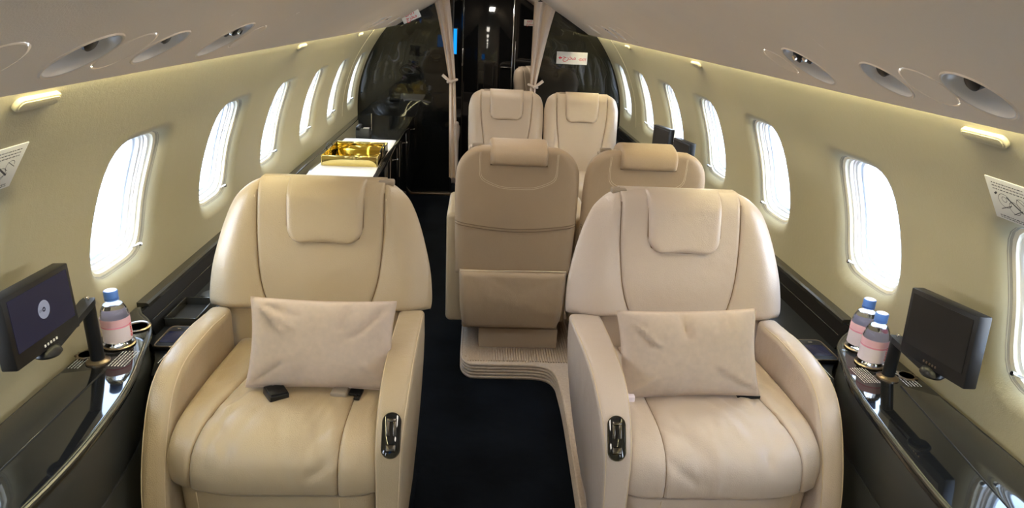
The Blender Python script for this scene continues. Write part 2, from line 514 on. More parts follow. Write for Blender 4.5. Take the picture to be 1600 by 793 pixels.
num = 0
for side in (-1, 1):
    for w in windows(side):
        num += 1
        fr = structure('window_%d' % num, ring_band(side, w, [(-0.003, 0.029), (-0.011, 0.032), (-0.012, 0.040), (-0.0125, 0.042)]), 'window_cream', angle=30)
        obj('gasket', ring_band(side, w, [(0.002, 0.021), (-0.001, 0.026), (-0.0035, 0.031)]), 'gasket', fr)
        obj('shade_track', ring_band(side, w, [(-0.0125, 0.0415), (-0.020, 0.043), (-0.021, 0.053)]), 'window_white', fr, angle=30)
        obj('inner_liner', ring_band(side, w, [(-0.021, 0.0525), (-0.025, 0.054), (-0.026, 0.060)]), 'window_pink', fr, angle=30)
        obj('outer_liner', ring_band(side, w, [(-0.026, 0.0595), (-0.033, 0.061), (-0.034, 0.074)]), 'window_white', fr, angle=30)
        obj('outer_frame', ring_band(side, w, [(-0.034, 0.0735), (-0.042, 0.075), (-0.043, 0.082), (0.06, 0.086)]), 'window_blue', fr, angle=30)
        obj('pane', ring_disc(side, w, -0.040, 0.079), 'glass', fr)
        # shade latch at the lower far corner
        x, z = wall_at(WIN_S - HH * 0.86, 0.022)
        mtx = Matrix.Translation((side * x, w + HW * 0.66, z + 0.004)) @ Matrix.Rotation(side * math.radians(-68), 4, 'Y')
        lt = obj('shade_latch', xform(join(lathe([(0.004, -0.012), (0.004, 0.010), (0.0065, 0.010), (0.0065, 0.020), (0.005, 0.022)], 12)), mtx), 'chrome', fr)

# ceiling with the recesses of the service units
DISH_S = 0.155
DISH_GROUPS = []      # (y, kind, radius)
for y, kind, r in [(1.13, 'bowl', .068), (1.265, 'cover', .064), (1.405, 'bowl', .062), (1.76, 'pair', .080), (1.93, 'cover', .06),
                   (4.05, 'cover', .08), (4.33, 'bowl', .07), (4.6, 'pair', .07), (4.85, 'cover', .07),
                   (5.25, 'bowl', .06), (5.45, 'cover', .06), (0.70, 'bowl', .068), (0.90, 'cover', .064)]:
    DISH_GROUPS.append((y, kind, r))
DISH_GROUPS.sort()
def ceiling_mesh():
    parts = []
    s_mid = 0.30
    for side in (-1, 1):
        to3 = lambda y, s, d, side=side: (side * ceil_at(s, d)[0], y, ceil_at(s, d)[1])
        ys = [Y_FRONT]
        for i, (y, kind, r) in enumerate(DISH_GROUPS):
            lo = max(ys[-1], (DISH_GROUPS[i - 1][0] + y) / 2 if i else y - 0.11, y - 0.12)
            hi = min((DISH_GROUPS[i + 1][0] + y) / 2 if i < len(DISH_GROUPS) - 1 else y + 0.11, y + 0.12)
            if lo > ys[-1] + 1e-6:
                parts.append(plain_strip(to3, [ys[-1], lo], np.linspace(ceil_len[2], s_mid, 5)))
            parts.append(holed_cell(to3, lo, hi, ceil_len[2], s_mid, y, DISH_S, r, r, 2, [(0.0, 0.0), (-0.0005, 0.004)]))
            ys.append(hi)
        parts.append(plain_strip(to3, [ys[-1], Y_BULK, Y_AFT], np.linspace(ceil_len[2], s_mid, 5)))
        parts.append(plain_strip(to3, [Y_FRONT, Y_AFT], [0, ceil_len[1], ceil_len[2]]))
        parts.append(plain_strip(to3, [Y_FRONT, 0, 2, 4, Y_AFT], np.linspace(s_mid, ceil_len[-1], 16)))
    return join(*parts)
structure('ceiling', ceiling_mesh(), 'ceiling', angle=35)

# the floor, the ground outside, the front bulkhead behind the viewer
structure('floor', rbox(-1.2, 1.2, Y_FRONT, Y_AFT, FLOOR - 0.03, FLOOR), 'carpet', smooth=False)
structure('ground', rbox(-60, 60, -60, 60, -2.4, -2.3), 'concrete', smooth=False)
def section_poly(x0, x1, side, n=30):
    """outline of the cabin's cross-section between |x|=x0 and the wall"""
    s = np.linspace(0, wall_len[-1] - 0.03, n)
    pts = [(side * wall_at(q, 0.004)[0], wall_at(q, 0.004)[1]) for q in s]
    c = [(side * x, z) for x, z in CEIL_PTS[2:] if x > x0] + [(side * x0, float(np.interp(-x0, -CP[2:, 0], CP[2:, 1])) + 0.004)]
    return [(side * x0, FLOOR)] + pts + c
pl = section_poly(0.0, 1, -1); pr = section_poly(0.0, 1, 1)
structure('wall_front', prism(pl[1:] + pr[1:][::-1], 'y', Y_FRONT - 0.03, Y_FRONT), 'wall', smooth=False)

# cove light strips behind the ceiling's edge
for side, nm in ((-1, 'left'), (1, 'right')):
    t = thing('cove_light', 'warm light strip hidden above the %s edge of the ceiling' % ('port' if side < 0 else 'starboard'), 'light', (0, 0, 0), (0, 0, 0), 'cove light strips')
    t['label'] = 'warm cove light strip along the top of the ' + nm + ' wall'
    obj('light_strip', rbox(*sorted((side * 0.874, side * 0.884)), Y_FRONT + 0.02, Y_BULK - 0.02, 1.4575, 1.4605), 'cove', t, smooth=False)
    obj('light_channel', rbox(*sorted((side * 0.868, side * 0.888)), Y_FRONT + 0.02, Y_BULK - 0.02, 1.461, 1.464), 'window_white', t, smooth=False)

# ceiling lamps along the middle of the cabin
for i, y in enumerate([-1.0, 0.2, 1.4, 2.6, 3.8, 5.0]):
    t = thing('ceiling_light', 'long ceiling lamp over the aisle, number %d from the front bulkhead' % (i + 1), 'light', (0, y, 1.846), (0, 0, 0), 'ceiling lamps over the aisle')
    t['label'] = ['ceiling lamp nearest the front bulkhead', 'ceiling lamp above the viewer', 'ceiling lamp over the front seats', 'ceiling lamp over the aft facing seats', 'ceiling lamp over the far seats', 'ceiling lamp before the black bulkhead'][i]
    obj('housing', rbox(-0.09, 0.09, -0.32, 0.32, 0.0, 0.012, 0.004), 'window_white', t)
    obj('diffuser', rbox(-0.08, 0.08, -0.31, 0.31, -0.003, 0.0), 'lamp', t, smooth=False)
    l = area_light('ceiling_lamp_glow', (0, y, 1.840), 0.14, 0.6, CEIL_LIGHT_POWER, (1.0, 0.92, 0.80))
    l.data.cycles.use_multiple_importance_sampling = True

t = thing('ceiling_light', 'added square fill lamp brightening the passage behind the black bulkhead', 'light', (0.1, 6.75, 1.846))  # unseen lamp, added to brighten the seat behind the right curtain
obj('housing', rbox(-0.12, 0.12, -0.12, 0.12, 0.0, 0.012, 0.004), 'window_white', t)
obj('diffuser', rbox(-0.10, 0.10, -0.10, 0.10, -0.003, 0.0), 'lamp', t, smooth=False)
area_light('passage_fill_glow', (0.1, 6.75, 1.840), 0.2, 0.2, 3.5, (1.0, 0.92, 0.80))
# service unit bowls and covers
def place(side, y, s):
    p, n, t = ceil_frame(s, side); p.y = y
    e = Vector((0, 1, 0)); z = n
    x = t; yv = z.cross(x)
    mt = Matrix.Identity(4)
    for i in range(3): mt[i][0], mt[i][1], mt[i][2], mt[i][3] = x[i], yv[i], z[i], p[i]
    return mt                                  # local x inboard, z up into the lining
order = ['nearest', 'second', 'third', 'fourth', 'fifth', 'sixth', 'seventh', 'eighth', 'ninth', 'tenth', 'eleventh', 'twelfth', 'thirteenth']
for side, nm in ((-1, 'left'), (1, 'right')):
    counts = {}
    for y, kind, r in DISH_GROUPS:
        counts[kind] = counts.get(kind, 0) + 1
        o_ = order[counts[kind] - 1]
        mt = place(side, y, DISH_S)
        if kind == 'cover':
            t = thing('vent_cover', 'flush round cover disc in the %s ceiling panel, %s of its covers' % (nm, o_), 'cover', (0, 0, 0), (0, 0, 0))
            t.matrix_world = mt
            obj('disc', lathe([(r - 0.0035, 0.006), (r - 0.0035, 0.0008), (r - 0.005, -0.0006), (0.002, -0.0006)], 48), 'ceiling', t)
            obj('groove', lathe([(r + 0.001, 0.006), (r - 0.004, 0.006)], 48, cap=False), 'gasket', t)
        else:
            t = thing('reading_light' if kind == 'bowl' else 'air_outlet',
                      ('round recessed reading lamp bowl in the %s ceiling, %s of its bowls' if kind == 'bowl' else 'recessed bowl with two dark air nozzles in the %s ceiling, %s pair') % (nm, o_), 'lamp' if kind == 'bowl' else 'vent')
            t.matrix_world = mt
            obj('bowl', lathe([(r + 0.003, -0.001), (r, -0.0022), (r - 0.003, -0.001), (r - 0.004, 0.006), (r - 0.012, 0.019), (r - 0.030, 0.029), (0.006, 0.034)], 48, cap=False), 'vent', t, angle=60)
            obj('rim', lathe([(r + 0.004, -0.0004), (r + 0.002, -0.0028), (r - 0.001, -0.002)], 48, cap=False), 'ceiling', t)
            if kind == 'bowl':
                mm = Matrix.Translation((r * 0.35, 0, 0.020)) @ Matrix.Rotation(math.radians(-35), 4, 'Y')
                hd = obj('lamp_head', xform(lathe([(0.017, -0.012), (0.021, -0.009), (0.021, 0.010), (0.012, 0.014)], 24), mm), 'black_satin', t)
                obj('lens', xform(lathe([(0.010, -0.0115), (0.002, -0.0115)], 20), mm), 'chrome', hd)
            else:
                for k in (-1, 1):
                    mm = Matrix.Translation((r * 0.30, k * r * 0.36, 0.022)) @ Matrix.Rotation(math.radians(-25), 4, 'Y')
                    nz = obj('nozzle', xform(lathe([(0.010, -0.020), (0.019, -0.016), (0.022, 0.0), (0.016, 0.02)], 20), mm), 'black_satin', t)
                    obj('knob', xform(lathe([(0.007, -0.026), (0.008, -0.019)], 14), mm), 'chrome', nz)

# ------------------------------------------------------------------ bulkhead and the room behind it
def bulk_panel(side, x0):
    return prism(section_poly(x0, 1, side), 'y', Y_BULK, Y_BULK + 0.05)
wl_ = structure('wall_back_left', bulk_panel(-1, 0.36), 'bulkhead_gloss', smooth=False)
wr_ = structure('wall_back_right', bulk_panel(1, 0.40), 'bulkhead_gloss', smooth=False)
for side, x0, par in ((-1, 0.36, wl_), (1, 0.40, wr_)):
    obj('door_jamb', rbox(*sorted((side * (x0 - 0.015), side * x0)), Y_BULK - 0.004, Y_BULK + 0.056, FLOOR, 1.70, 0.003), 'black_satin', par)
structure('trim_3', rbox(-0.98, -0.30, Y_BULK - 0.035, Y_BULK - 0.001, FLOOR, FLOOR + 0.022, 0.004), 'bronze')
# passage behind: side partitions and the aft wall with its door
structure('wall_passage_left', rbox(-0.86, -0.82, Y_BULK + 0.06, Y_AFT, FLOOR, 1.66), 'black_gloss', smooth=False)
structure('wall_passage_right', rbox(0.82, 0.86, Y_BULK + 0.06, Y_AFT, FLOOR, 1.66), 'black_gloss', smooth=False)
structure('wall_aft', rbox(-1.2, 1.2, 7.6, 7.64, FLOOR, 1.9), 'black_gloss', smooth=False)
dr = structure('door_1', rbox(-0.285, 0.235, 7.56, 7.598, FLOOR, 1.87, 0.004), 'black_gloss')
obj('handle', rbox(-0.303, -0.288, 7.53, 7.575, 1.02, 1.20, 0.005), 'chrome', dr)
obj('stile', rbox(0.240, 0.252, 7.55, 7.598, FLOOR, 1.87, 0.002), 'chrome', dr)
obj('stile', rbox(0.272, 0.280, 7.55, 7.598, 0.6, 1.3, 0.002), 'chrome', dr)
obj('stile', rbox(-0.30, -0.288, 7.56, 7.598, FLOOR, 1.87, 0.002), 'console_rim', dr)
obj('ledge', rbox(0.12, 0.24, 7.535, 7.56, 1.02, 1.03, 0.002), 'chrome', dr)

t = thing('wall_screen', 'lit bright blue screen on the aft wall beside the left curtain', 'screen', (-0.5, 7.58, 1.27))
obj('bezel', rbox(-0.19, 0.15, -0.03, 0.0, -0.14, 0.14, 0.004), 'plastic', t)
obj('display', rbox(-0.18, 0.14, -0.033, -0.030, -0.13, 0.13), 'blue_screen', t, smooth=False)
t = thing('front_screen', 'blue screen on the front bulkhead mirrored in the black lacquer', 'screen', (-0.62, Y_FRONT + 0.03, 1.32))
obj('bezel', rbox(-0.27, 0.27, -0.03, 0.0, -0.18, 0.18, 0.004), 'plastic', t)
obj('display', rbox(-0.25, 0.25, 0.0, 0.003, -0.16, 0.16), 'blue_screen', t, smooth=False)

# exit signs
def sign(name, label, loc, w, h, lines, rotz=0):
    t = thing(name, label, 'sign', loc, (0, 0, rotz))
    obj('plate', rbox(-w / 2, w / 2, -0.006, 0, -h / 2, h / 2, 0.002), 'sign', t)
    parts = []
    for body, size, x, z in lines:
        v, f = text_mesh(body, size)
        if len(v): parts.append((np.column_stack([v[:, 0] + x, np.full(len(v), -0.0066), v[:, 1] + z]), f))
    return t, parts
AR = '\uFEE3\uFEA8\uFEAE\uFE9D'[::-1]
t, parts = sign('exit_sign', 'cream exit sign with red lettering on the right black bulkhead', (0.712, Y_BULK, 1.235), 0.275, 0.105, [('EXIT', 0.030, 0.098, -0.010), ('-', 0.036, 0.062, -0.006), (AR, 0.054, -0.022, 0.004)])
arrow = (np.array([(-0.122, -0.0066, 0), (-0.104, -0.0066, 0.016), (-0.104, -0.0066, 0.006), (-0.088, -0.0066, 0.006), (-0.088, -0.0066, -0.006), (-0.104, -0.0066, -0.006), (-0.104, -0.0066, -0.016)]), [(0, 1, 2, 3, 4, 5, 6)])
obj('lettering', join(*parts, arrow), 'print_red', t, smooth=False)
t, parts = sign('exit_sign', 'small cream notice with faint red print on the aft wall', (0.42, 7.597, 1.495), 0.12, 0.062, [('EXIT', 0.028, 0.0, 0.012), (AR, 0.032, 0.0, -0.014)])
obj('lettering', join(*parts), 'print_red', t, smooth=False)
mtc = place(-1, 5.55, 0.30)
t = thing('ceiling_sign', 'white exit notice with red print at the far left ceiling edge', 'sign')
t.location = (-0.665, 5.62, 1.535); t.rotation_euler = (0, math.radians(-25), 0)
obj('plate', rbox(-0.075, 0.075, -0.004, 0.004, -0.04, 0.04, 0.003), 'print_white', t)
parts = []
for body, size, x, z in [('EXIT', 0.042, 0.0, 0.015), (AR, 0.042, 0.0, -0.016)]:
    v, f = text_mesh(body, size)
    if len(v): parts.append((np.column_stack([v[:, 0] + x, np.full(len(v), -0.0046), v[:, 1] + z]), f))
obj('lettering', join(*parts), 'print_red', t, smooth=False)

# curtains at the opening
def curtain(side, label, top, tie, bottom, ztop, ztie):
    t = thing('curtain', label, 'curtain', (side * 0.4, Y_BULK - 0.06, FLOOR))
    zs = np.concatenate([np.linspace(ztop, ztie, 24), np.linspace(ztie, 0.12, 24)[1:]])
    V, F = [], []
    n = 56
    for z in zs:
        if z > ztie:
            q = ((ztop - z) / (ztop - ztie)); e = q ** 0.75
            a, b = [top[i] * (1 - e) + tie[i] * e for i in (0, 1)]
        else:
            q = (ztie - z) / (ztie - 0.12)
            a, b = [tie[i] * (1 - q) + bottom[i] * q for i in (0, 1)]
        amp = 0.010 + 0.012 * abs(z - ztie)
        for j in range(n):
            u = j / (n - 1)
            V.append((a + (b - a) * u - side * 0.4, amp * math.sin(u * 4.4 * math.pi + 0.6) + 0.004 * math.sin(u * 19 + z * 4), z - FLOOR))
    for i in range(len(zs) - 1):
        for j in range(n - 1):
            F.append((i * n + j, i * n + j + 1, (i + 1) * n + j + 1, (i + 1) * n + j))
    V = np.array(V); k = len(V)
    V2 = V + [0, 0.003, 0]
    F2 = [tuple(x + k for x in q[::-1]) for q in F]
    obj('cloth', (np.vstack([V, V2]), F + F2), 'curtain', t, angle=70)
    cx = (tie[0] + tie[1]) / 2 - side * 0.4; w = abs(tie[1] - tie[0]) / 2 + 0.012
    ring = [(cx + w * math.cos(a), 0.028 * math.sin(a), ztie - FLOOR + 0.012 * math.cos(a) * -side) for a in np.linspace(0, 2 * math.pi, 24, endpoint=False)]
    tb = obj('tieback', tube(ring, 0.011, 8, closed=True), 'curtain', t)
    d = -1 if side < 0 else 1
    obj('tie_end', tube([(cx, -0.035, ztie - FLOOR - 0.012), (cx + d * 0.05, -0.04, ztie - FLOOR + 0.022), (cx + d * 0.085, -0.035, ztie - FLOOR + 0.05)], [0.010, 0.013, 0.013], 8), 'curtain', tb, label='pale end of the tie band sticking out')
curtain(-1, 'tall beige curtain tied back at the left edge of the opening', (-0.53, -0.385), (-0.375, -0.318), (-0.365, -0.285), 1.69, 1.00)
curtain(1, 'tall beige curtain tied back at the right edge of the opening', (0.345, 0.56), (0.345, 0.40), (0.335, 0.43), 1.69, 0.985)

# ------------------------------------------------------------------ armchairs of the front row
def seam_tube(pts, r=0.0017): return tube(spline(pts, 60), r, 5)

def ridge(U, V, lines):
    """gaussian creases along segments (u0,v0,u1,v1,width,height)"""
    h = np.zeros_like(U)
    for u0, v0, u1, v1, w, a in lines:
        d = np.array([u1 - u0, v1 - v0]); L = d @ d
        t = np.clip(((U - u0) * d[0] + (V - v0) * d[1]) / L, 0, 1)
        q = (U - u0 - t * d[0]) ** 2 + (V - v0 - t * d[1]) ** 2
        h += a * np.exp(-q / (2 * w * w))
    return h

def seat_back(t, s, W, cseam, yb, z0, zsplit, ztop, head, leather, thick=0.13):
    """backrest in the thing's local frame; x lateral (times s), yb(z) its front surface"""
    g = 0.052                                    # depth of the silhouette plane behind the front surface
    kt = lambda V: V ** 0.9
    def crown(x, z): return g + 0 * z
    # rounded rear shell
    def shell(U, V):
        z = zsplit + 0.01 + V * (ztop - 0.006 - zsplit); w = W(z) - 0.004
        x = -w + 2 * w * U
        return s * x, yb(z) + g + 0.004 + 0 * x, z
    sh = obj('rear_shell', pad(shell, thick - g, 0.09, N=(0, 1, 0), back=0.02, back_r=0.05), leather, t, angle=60)
    # centre panel
    def centre(U, V):
        z = z0 + V * (ztop - z0); c = cseam(z)
        x = -c + 2 * c * U
        return s * x, yb(z) + g + 0 * x, z
    dz = lambda U, V: 0.004 * np.exp(-((U - .5) / .35) ** 2) * np.sin(np.pi * np.clip(V * 1.15, 0, 1))
    sm = (0.012, 0.80)
    obj('back_panel', pad(centre, g, 0.06, N=(0, -1, 0), nu=26, nv=44, back=0.04, disp=dz, edges={'u0': sm, 'u1': sm, 'v0': (0.03, 0.5)}), leather, t, angle=60)
    # side bolsters
    for sg in (-1, 1):
        def bol(U, V, sg=sg):
            z = zsplit + V * (ztop - zsplit); c = cseam(z); w = np.maximum(W(z), c + 0.002)
            x = c + (w - c) * U
            return s * sg * x, yb(z) + g + 0 * z, z
        swell = lambda U, V: 0.020 * np.sin(np.pi * np.clip(U, 0, 1)) ** 1.2 * (1 - 0.75 * V)
        b = obj('side_bolster', pad(bol, g, 0.085, N=(0, -1, 0), nu=28, nv=44, back=0.05, back_r=0.05, disp=swell, edges={'u0': sm, 'v0': (0.035, 0.0), 'v1': (0.06, 0.0)}), leather, t, angle=60)
        zz = np.linspace(max(z0, zsplit) + 0.03, ztop - 0.03, 24)
        obj('seam', tube([(s * sg * cseam(z), yb(z) + 0.0085, z) for z in zz], 0.0014, 5), 'thread_dark', b)
        obj('stitching', tube([(s * sg * (cseam(z) + 0.0065), yb(z) + 0.0035, z) for z in zz[:-1]], 0.0018, 5), 'thread', b)
    # headrest pad
    hw, hz0, hz1, xo = head
    def hp(U, V):
        z = hz0 + V * (hz1 - hz0)
        a = np.clip((hz0 + 0.05 - z) / 0.05, 0, 1)
        w = hw - 0.042 * (1 - np.sqrt(1 - a * a)) + 0.005 * V
        lip = 0.050 * np.clip((V - 0.70) / 0.30, 0, 1) ** 2
        return s * (xo + (-w + 2 * w * U)), yb(z) + 0.002 + lip, z + 0 * U
    h = obj('headrest', pad(hp, 0.026, 0.024, N=(0, -1, 0), nu=26, nv=30, back=0.06, back_r=0.05, edges={'v1': (0.05, 0.0)}), leather, t, angle=60)
    zz = np.linspace(hz0 + 0.05, hz1 - 0.05, 12)
    edge = [(s * (xo - hw), yb(z) - 0.002, z) for z in zz[::-1]]
    edge += [(s * (xo - hw + 0.012), yb(hz0 + .02) - 0.002, hz0 + 0.014), (s * (xo - hw + 0.045), yb(hz0) - 0.002, hz0 + 0.001), (s * (xo + hw - 0.045), yb(hz0) - 0.002, hz0 + 0.001), (s * (xo + hw - 0.012), yb(hz0 + .02) - 0.002, hz0 + 0.014)]
    edge += [(s * (xo + hw), yb(z) - 0.002, z) for z in zz]
    obj('seam', tube(edge, 0.0028, 6), 'thread_dark', h)
    return sh

AISLE_ARM = [(.56, .685), (.48, .692), (.30, .700), (.18, .695), (.11, .675), (.055, .640), (.015, .59), (-.006, .53), (-.012, .41), (-.015, .2)]
WINDOW_ARM = [(.56, .680), (.48, .686), (.40, .694), (.25, .692), (.16, .667), (.10, .615), (.05, .53), (.012, .43), (-.005, .33), (-.01, .2)]

def arm_outer(s, xin, xout, rear_out, y, z):
    """lateral position of the arm's outer face; the aisle arm leans in toward the floor"""
    x = xout + rear_out * np.clip(y / 0.48, 0, 1)
    if xin < 0:
        x = x + (0.030 + (0.010 if s < 0 else 0.062) * np.clip(y / 0.4, 0, 1)) * np.clip((0.60 - z) / 0.55, 0, 1) ** 1.4 + 0.012 * np.clip((0.16 - y) / 0.16, 0, 1) ** 2
    return x

def arm_mesh(s, profile, xin, xout, rear_out, r, base):
    """arm in local seat coordinates; y measured from the arm's front"""
    curve = spline(profile, 48)
    rear = [(profile[0][0], z) for z in np.linspace(base, profile[0][1], 10)[:-1]]
    bottom = [(y, base) for y in np.linspace(profile[-1][0], profile[0][0], 10)[1:-1]]
    front = [(profile[-1][0], z) for z in np.linspace(profile[-1][1], base, 6)[1:]]
    out = np.array(rear + [tuple(p) for p in curve] + front + bottom)
    k = len(out)
    c = np.array([0.26, 0.36])
    R = np.linalg.norm(out - c, axis=1)
    dist = np.concatenate([r * np.array([0, .08, .25, .5, .75, 1.0]), [0.04, 0.08, 0.13, 0.19]])
    V, F = [], []
    for side in (0, 1):
        for d in dist:
            dd = np.minimum(d, R * 0.97)
            P = c + (out - c) * (1 - dd / R)[:, None]
            inset = r * (1 - prof(np.array(min(d / r, 1.0))))
            for y, z in P:
                xo = arm_outer(s, xin, xout, rear_out, y, z)
                sg = np.sign(xo - xin)
                x = xo - sg * inset if side else xin + sg * inset
                V.append((s * x, y, z))
        xo = arm_outer(s, xin, xout, rear_out, c[0], c[1])
        V.append((s * (xo if side else xin), c[0], c[1]))
    n = len(dist); o = n * k + 1
    for side in (0, 1):
        q = side * o
        for i in range(n - 1):
            for j in range(k):
                j2 = (j + 1) % k
                F.append((q + i * k + j, q + i * k + j2, q + (i + 1) * k + j2, q + (i + 1) * k + j))
        for j in range(k): F.append((q + (n - 1) * k + j, q + (n - 1) * k + (j + 1) % k, q + n * k))
    for j in range(k):
        j2 = (j + 1) % k
        F.append((j, o + j, o + j2, j2))
    return (np.array(V), F), curve

def front_seat(s, cx, leather, label, base, seedv):
    Y0 = 1.40                                   # front of the arms
    t = thing('leather_armchair', label, 'armchair', (cx, Y0, base))
    B = -base                                   # all heights below are cabin heights; the thing's origin is at its base
    def ob(name, vf, m_, par, **k): return obj(name, (np.asarray(vf[0]) + [0, 0, B], vf[1]), m_, par, **k)
    W0 = interp([(0.62, .348), (0.66, .360), (0.704, .366), (0.79, .358), (0.876, .337), (0.94, .316), (0.985, .296), (1.015, .276), (1.045, .240), (1.064, .200)])
    W = lambda z: W0(z) * (0.975 if s < 0 else 1.0)
    cs = interp([(0.50, .13), (0.60, .140), (0.671, .154), (0.736, .177), (0.80, .190), (0.887, .198), (0.984, .200), (1.064, .198)])
    yb = lambda z: 0.544 + 0.31 * (z + base - 0.628)
    sh = lambda f: (lambda z: f(z + base))
    seat_back(t, s, sh(W), sh(cs), yb,  0.54 - base, 0.668 - base, 1.066 - base, (0.119, 0.885 - base, 1.072 - base, 0.010 if s > 0 else -0.016), leather)
    # lower back between the arms
    ob('lower_back', rbox(*sorted((s * -0.258, s * 0.325)), 0.575, 0.70, 0.14, 0.685, 0.02, 3), leather, t)
    # seat cushion: flat top that rolls over the front edge
    pts_ = spline([(0.60, 0.530), (0.45, 0.542), (0.30, 0.550), (0.16, 0.553), (0.09, 0.549), (0.045, 0.535), (0.022, 0.512), (0.014, 0.48), (0.016, 0.45), (0.020, 0.425)], 160)
    Lp = np.concatenate([[0], np.cumsum(np.linalg.norm(np.diff(pts_, axis=0), axis=1))]); Lp /= Lp[-1]
    def path(V): return np.interp(V, Lp, pts_[:, 0]), np.interp(V, Lp, pts_[:, 1])
    x0, x1 = -0.262, 0.268
    sl = lambda V: -0.185 + 0.022 * V
    sr = lambda V: 0.115 + 0.09 * V
    def plan(x, y): return y + 0.055 * np.clip((x - 0.06) / 0.20, 0, 1) ** 2.5 + 0.02 * np.clip((-0.18 - x) / 0.08, 0, 1) ** 2
    def bend(x, y):
        k = np.clip((0.60 - y) / 0.55, 0, 1)
        return plan(x, y) * k + y * (1 - k)
    def piece(fa, fb):
        def P(U, V):
            y, z = path(V)
            a, b = fa(V), fb(V)
            x = a + (b - a) * U
            return s * x, bend(x, y), z + B
        return P
    rr = np.random.default_rng(seedv)
    lines = []
    for k in range(10):
        u = rr.uniform(.08, .92); lines.append((u, rr.uniform(.66, .78), u + rr.uniform(-.15, .15), rr.uniform(.84, .96), rr.uniform(.010, .020), rr.choice([-1, 1]) * rr.uniform(.002, .0045)))
    for k in range(6):
        u = rr.uniform(.1, .9); v0 = rr.uniform(.25, .6); lines.append((u, v0, u + rr.uniform(-.3, .3), v0 + rr.uniform(.05, .22), rr.uniform(.015, .03), rr.uniform(.0015, .004)))
    lines += [(0.02, .74, .28, .84, .014, -.007), (0.98, .72, .75, .86, .014, -.006), (0.02, .86, .22, .92, .012, -.006), (.45, .48, .62, .38, .018, .004), (.52, .53, .72, .42, .018, -.003),
              (.70, .42, .86, .60, .016, .004), (.78, .42, .94, .56, .014, -.003), (.10, .66, .9, .70, .05, .004)]
    def dc(U, V): return 0.006 * np.sin(np.pi * U) * np.clip(1 - np.abs(V - 0.5) * 1.8, 0, 1) + ridge(U, V, lines)
    sm = (0.016, 0.72)
    cu = obj('seat_cushion', pad(piece(sl, sr), 0.030, 0.03, nu=44, nv=72, back=0.03, disp=dc, flip=(s > 0), edges={'u0': sm, 'u1': sm, 'v1': (0.014, 0.2)}), leather, t, angle=70)
    lines2 = [(rr.uniform(0, 1), v, rr.uniform(0, 1), v + .05, .022, rr.choice([-1, 1]) * .0025) for v in np.linspace(.35, .95, 8)]
    d2 = lambda U, V: ridge(U, V, lines2)
    b1 = obj('side_cushion', pad(piece(lambda V: x0 + 0 * V, sl), 0.031, 0.022, nu=18, nv=60, back=0.03, disp=d2, flip=(s > 0), edges={'u1': sm, 'v1': (0.014, 0.2)}), leather, t, angle=70)
    b2 = obj('side_cushion', pad(piece(sr, lambda V: x1 + 0 * V), 0.033, 0.032, nu=22, nv=60, back=0.03, disp=d2, flip=(s > 0), edges={'u0': sm, 'v1': (0.014, 0.2)}), leather, t, angle=70)
    for fn, par in ((sl, b1), (sr, b2)):
        vv = np.linspace(0.02, 0.99, 60); pts = []
        for q in vv:
            i = min(max(int(np.searchsorted(Lp, q)), 1), len(pts_) - 2)
            tg = pts_[i + 1] - pts_[i - 1]; tg /= np.linalg.norm(tg)
            nn = np.array([tg[1], -tg[0]]); nn = nn if nn[1] - nn[0] > 0 else -nn
            y, z = path(np.array(q)); x = float(fn(np.array(q)))
            pts.append((s * x, float(bend(x, y)) + nn[0] * 0.0215, float(z) + B + nn[1] * 0.0215))
        obj('seam', tube(pts, 0.0022, 6), 'thread_dark', par)
    # leg rest below the cushion and pedestal
    def lr(U, V):
        z = 0.418 - 0.33 * V + B; x = x0 + 0.004 + (x1 - x0 - 0.008) * U
        return s * x, plan(x, 0.028 + 0.02 * V), z
    lg = obj('leg_rest', pad(lr, 0.022, 0.02, N=(0, -1, 0), nu=24, nv=16, back=0.06), leather, t)
    for xx in (-0.163, 0.205):
        pts = [(s * xx, float(plan(xx, 0.028 + 0.02 * v)) - 0.0225, 0.405 - 0.31 * v + B) for v in np.linspace(0.0, 0.98, 10)]
        obj('stitching', tube(pts, 0.0014, 5), 'thread', lg)
    obj('pedestal', rbox(*sorted((s * -0.22, s * 0.22)), 0.10, 0.60, 0.0, 0.15 + B, 0.015), 'black_satin', t)
    ob('seat_frame', rbox(*sorted((s * (x0 + 0.004), s * (x1 - 0.004))), 0.10, 0.66, 0.13, 0.515, 0.01), 'leather_shell', t)
    # arms
    for prof_, xin, xout, ro, rad in ((AISLE_ARM, -0.256, -0.338 if s < 0 else -0.342, 0.0 if s < 0 else -0.018, 0.016), (WINDOW_ARM, 0.268, 0.340 if s < 0 else 0.338, 0.004, 0.026)):
        vf, curve = arm_mesh(s, prof_, xin, xout, ro, rad, max(base, 0.0) + 0.03)
        a = ob('armrest', vf, leather, t, angle=60)
        nrmv = np.gradient(curve, axis=0); nrmv = np.column_stack([-nrmv[:, 1], nrmv[:, 0]]); nrmv /= np.linalg.norm(nrmv, axis=1)[:, None]
        if nrmv[5, 1] < 0: nrmv = -nrmv
        for xe, sgn in ((xout, 1 if xin > xout else -1), (xin, -1 if xin > xout else 1)):
            pts = []
            for (y, z), nn in zip(curve[3:], nrmv[3:]):
                xo = float(arm_outer(s, xin, xout, ro, y, z)) if xe == xout else xe
                o_ = rad * 0.28
                pts.append((s * (xo + sgn * rad * 0.28), y - nn[0] * o_, z - nn[1] * o_ + B))
            obj('stitching', tube(pts, 0.0015, 5), 'thread', a)
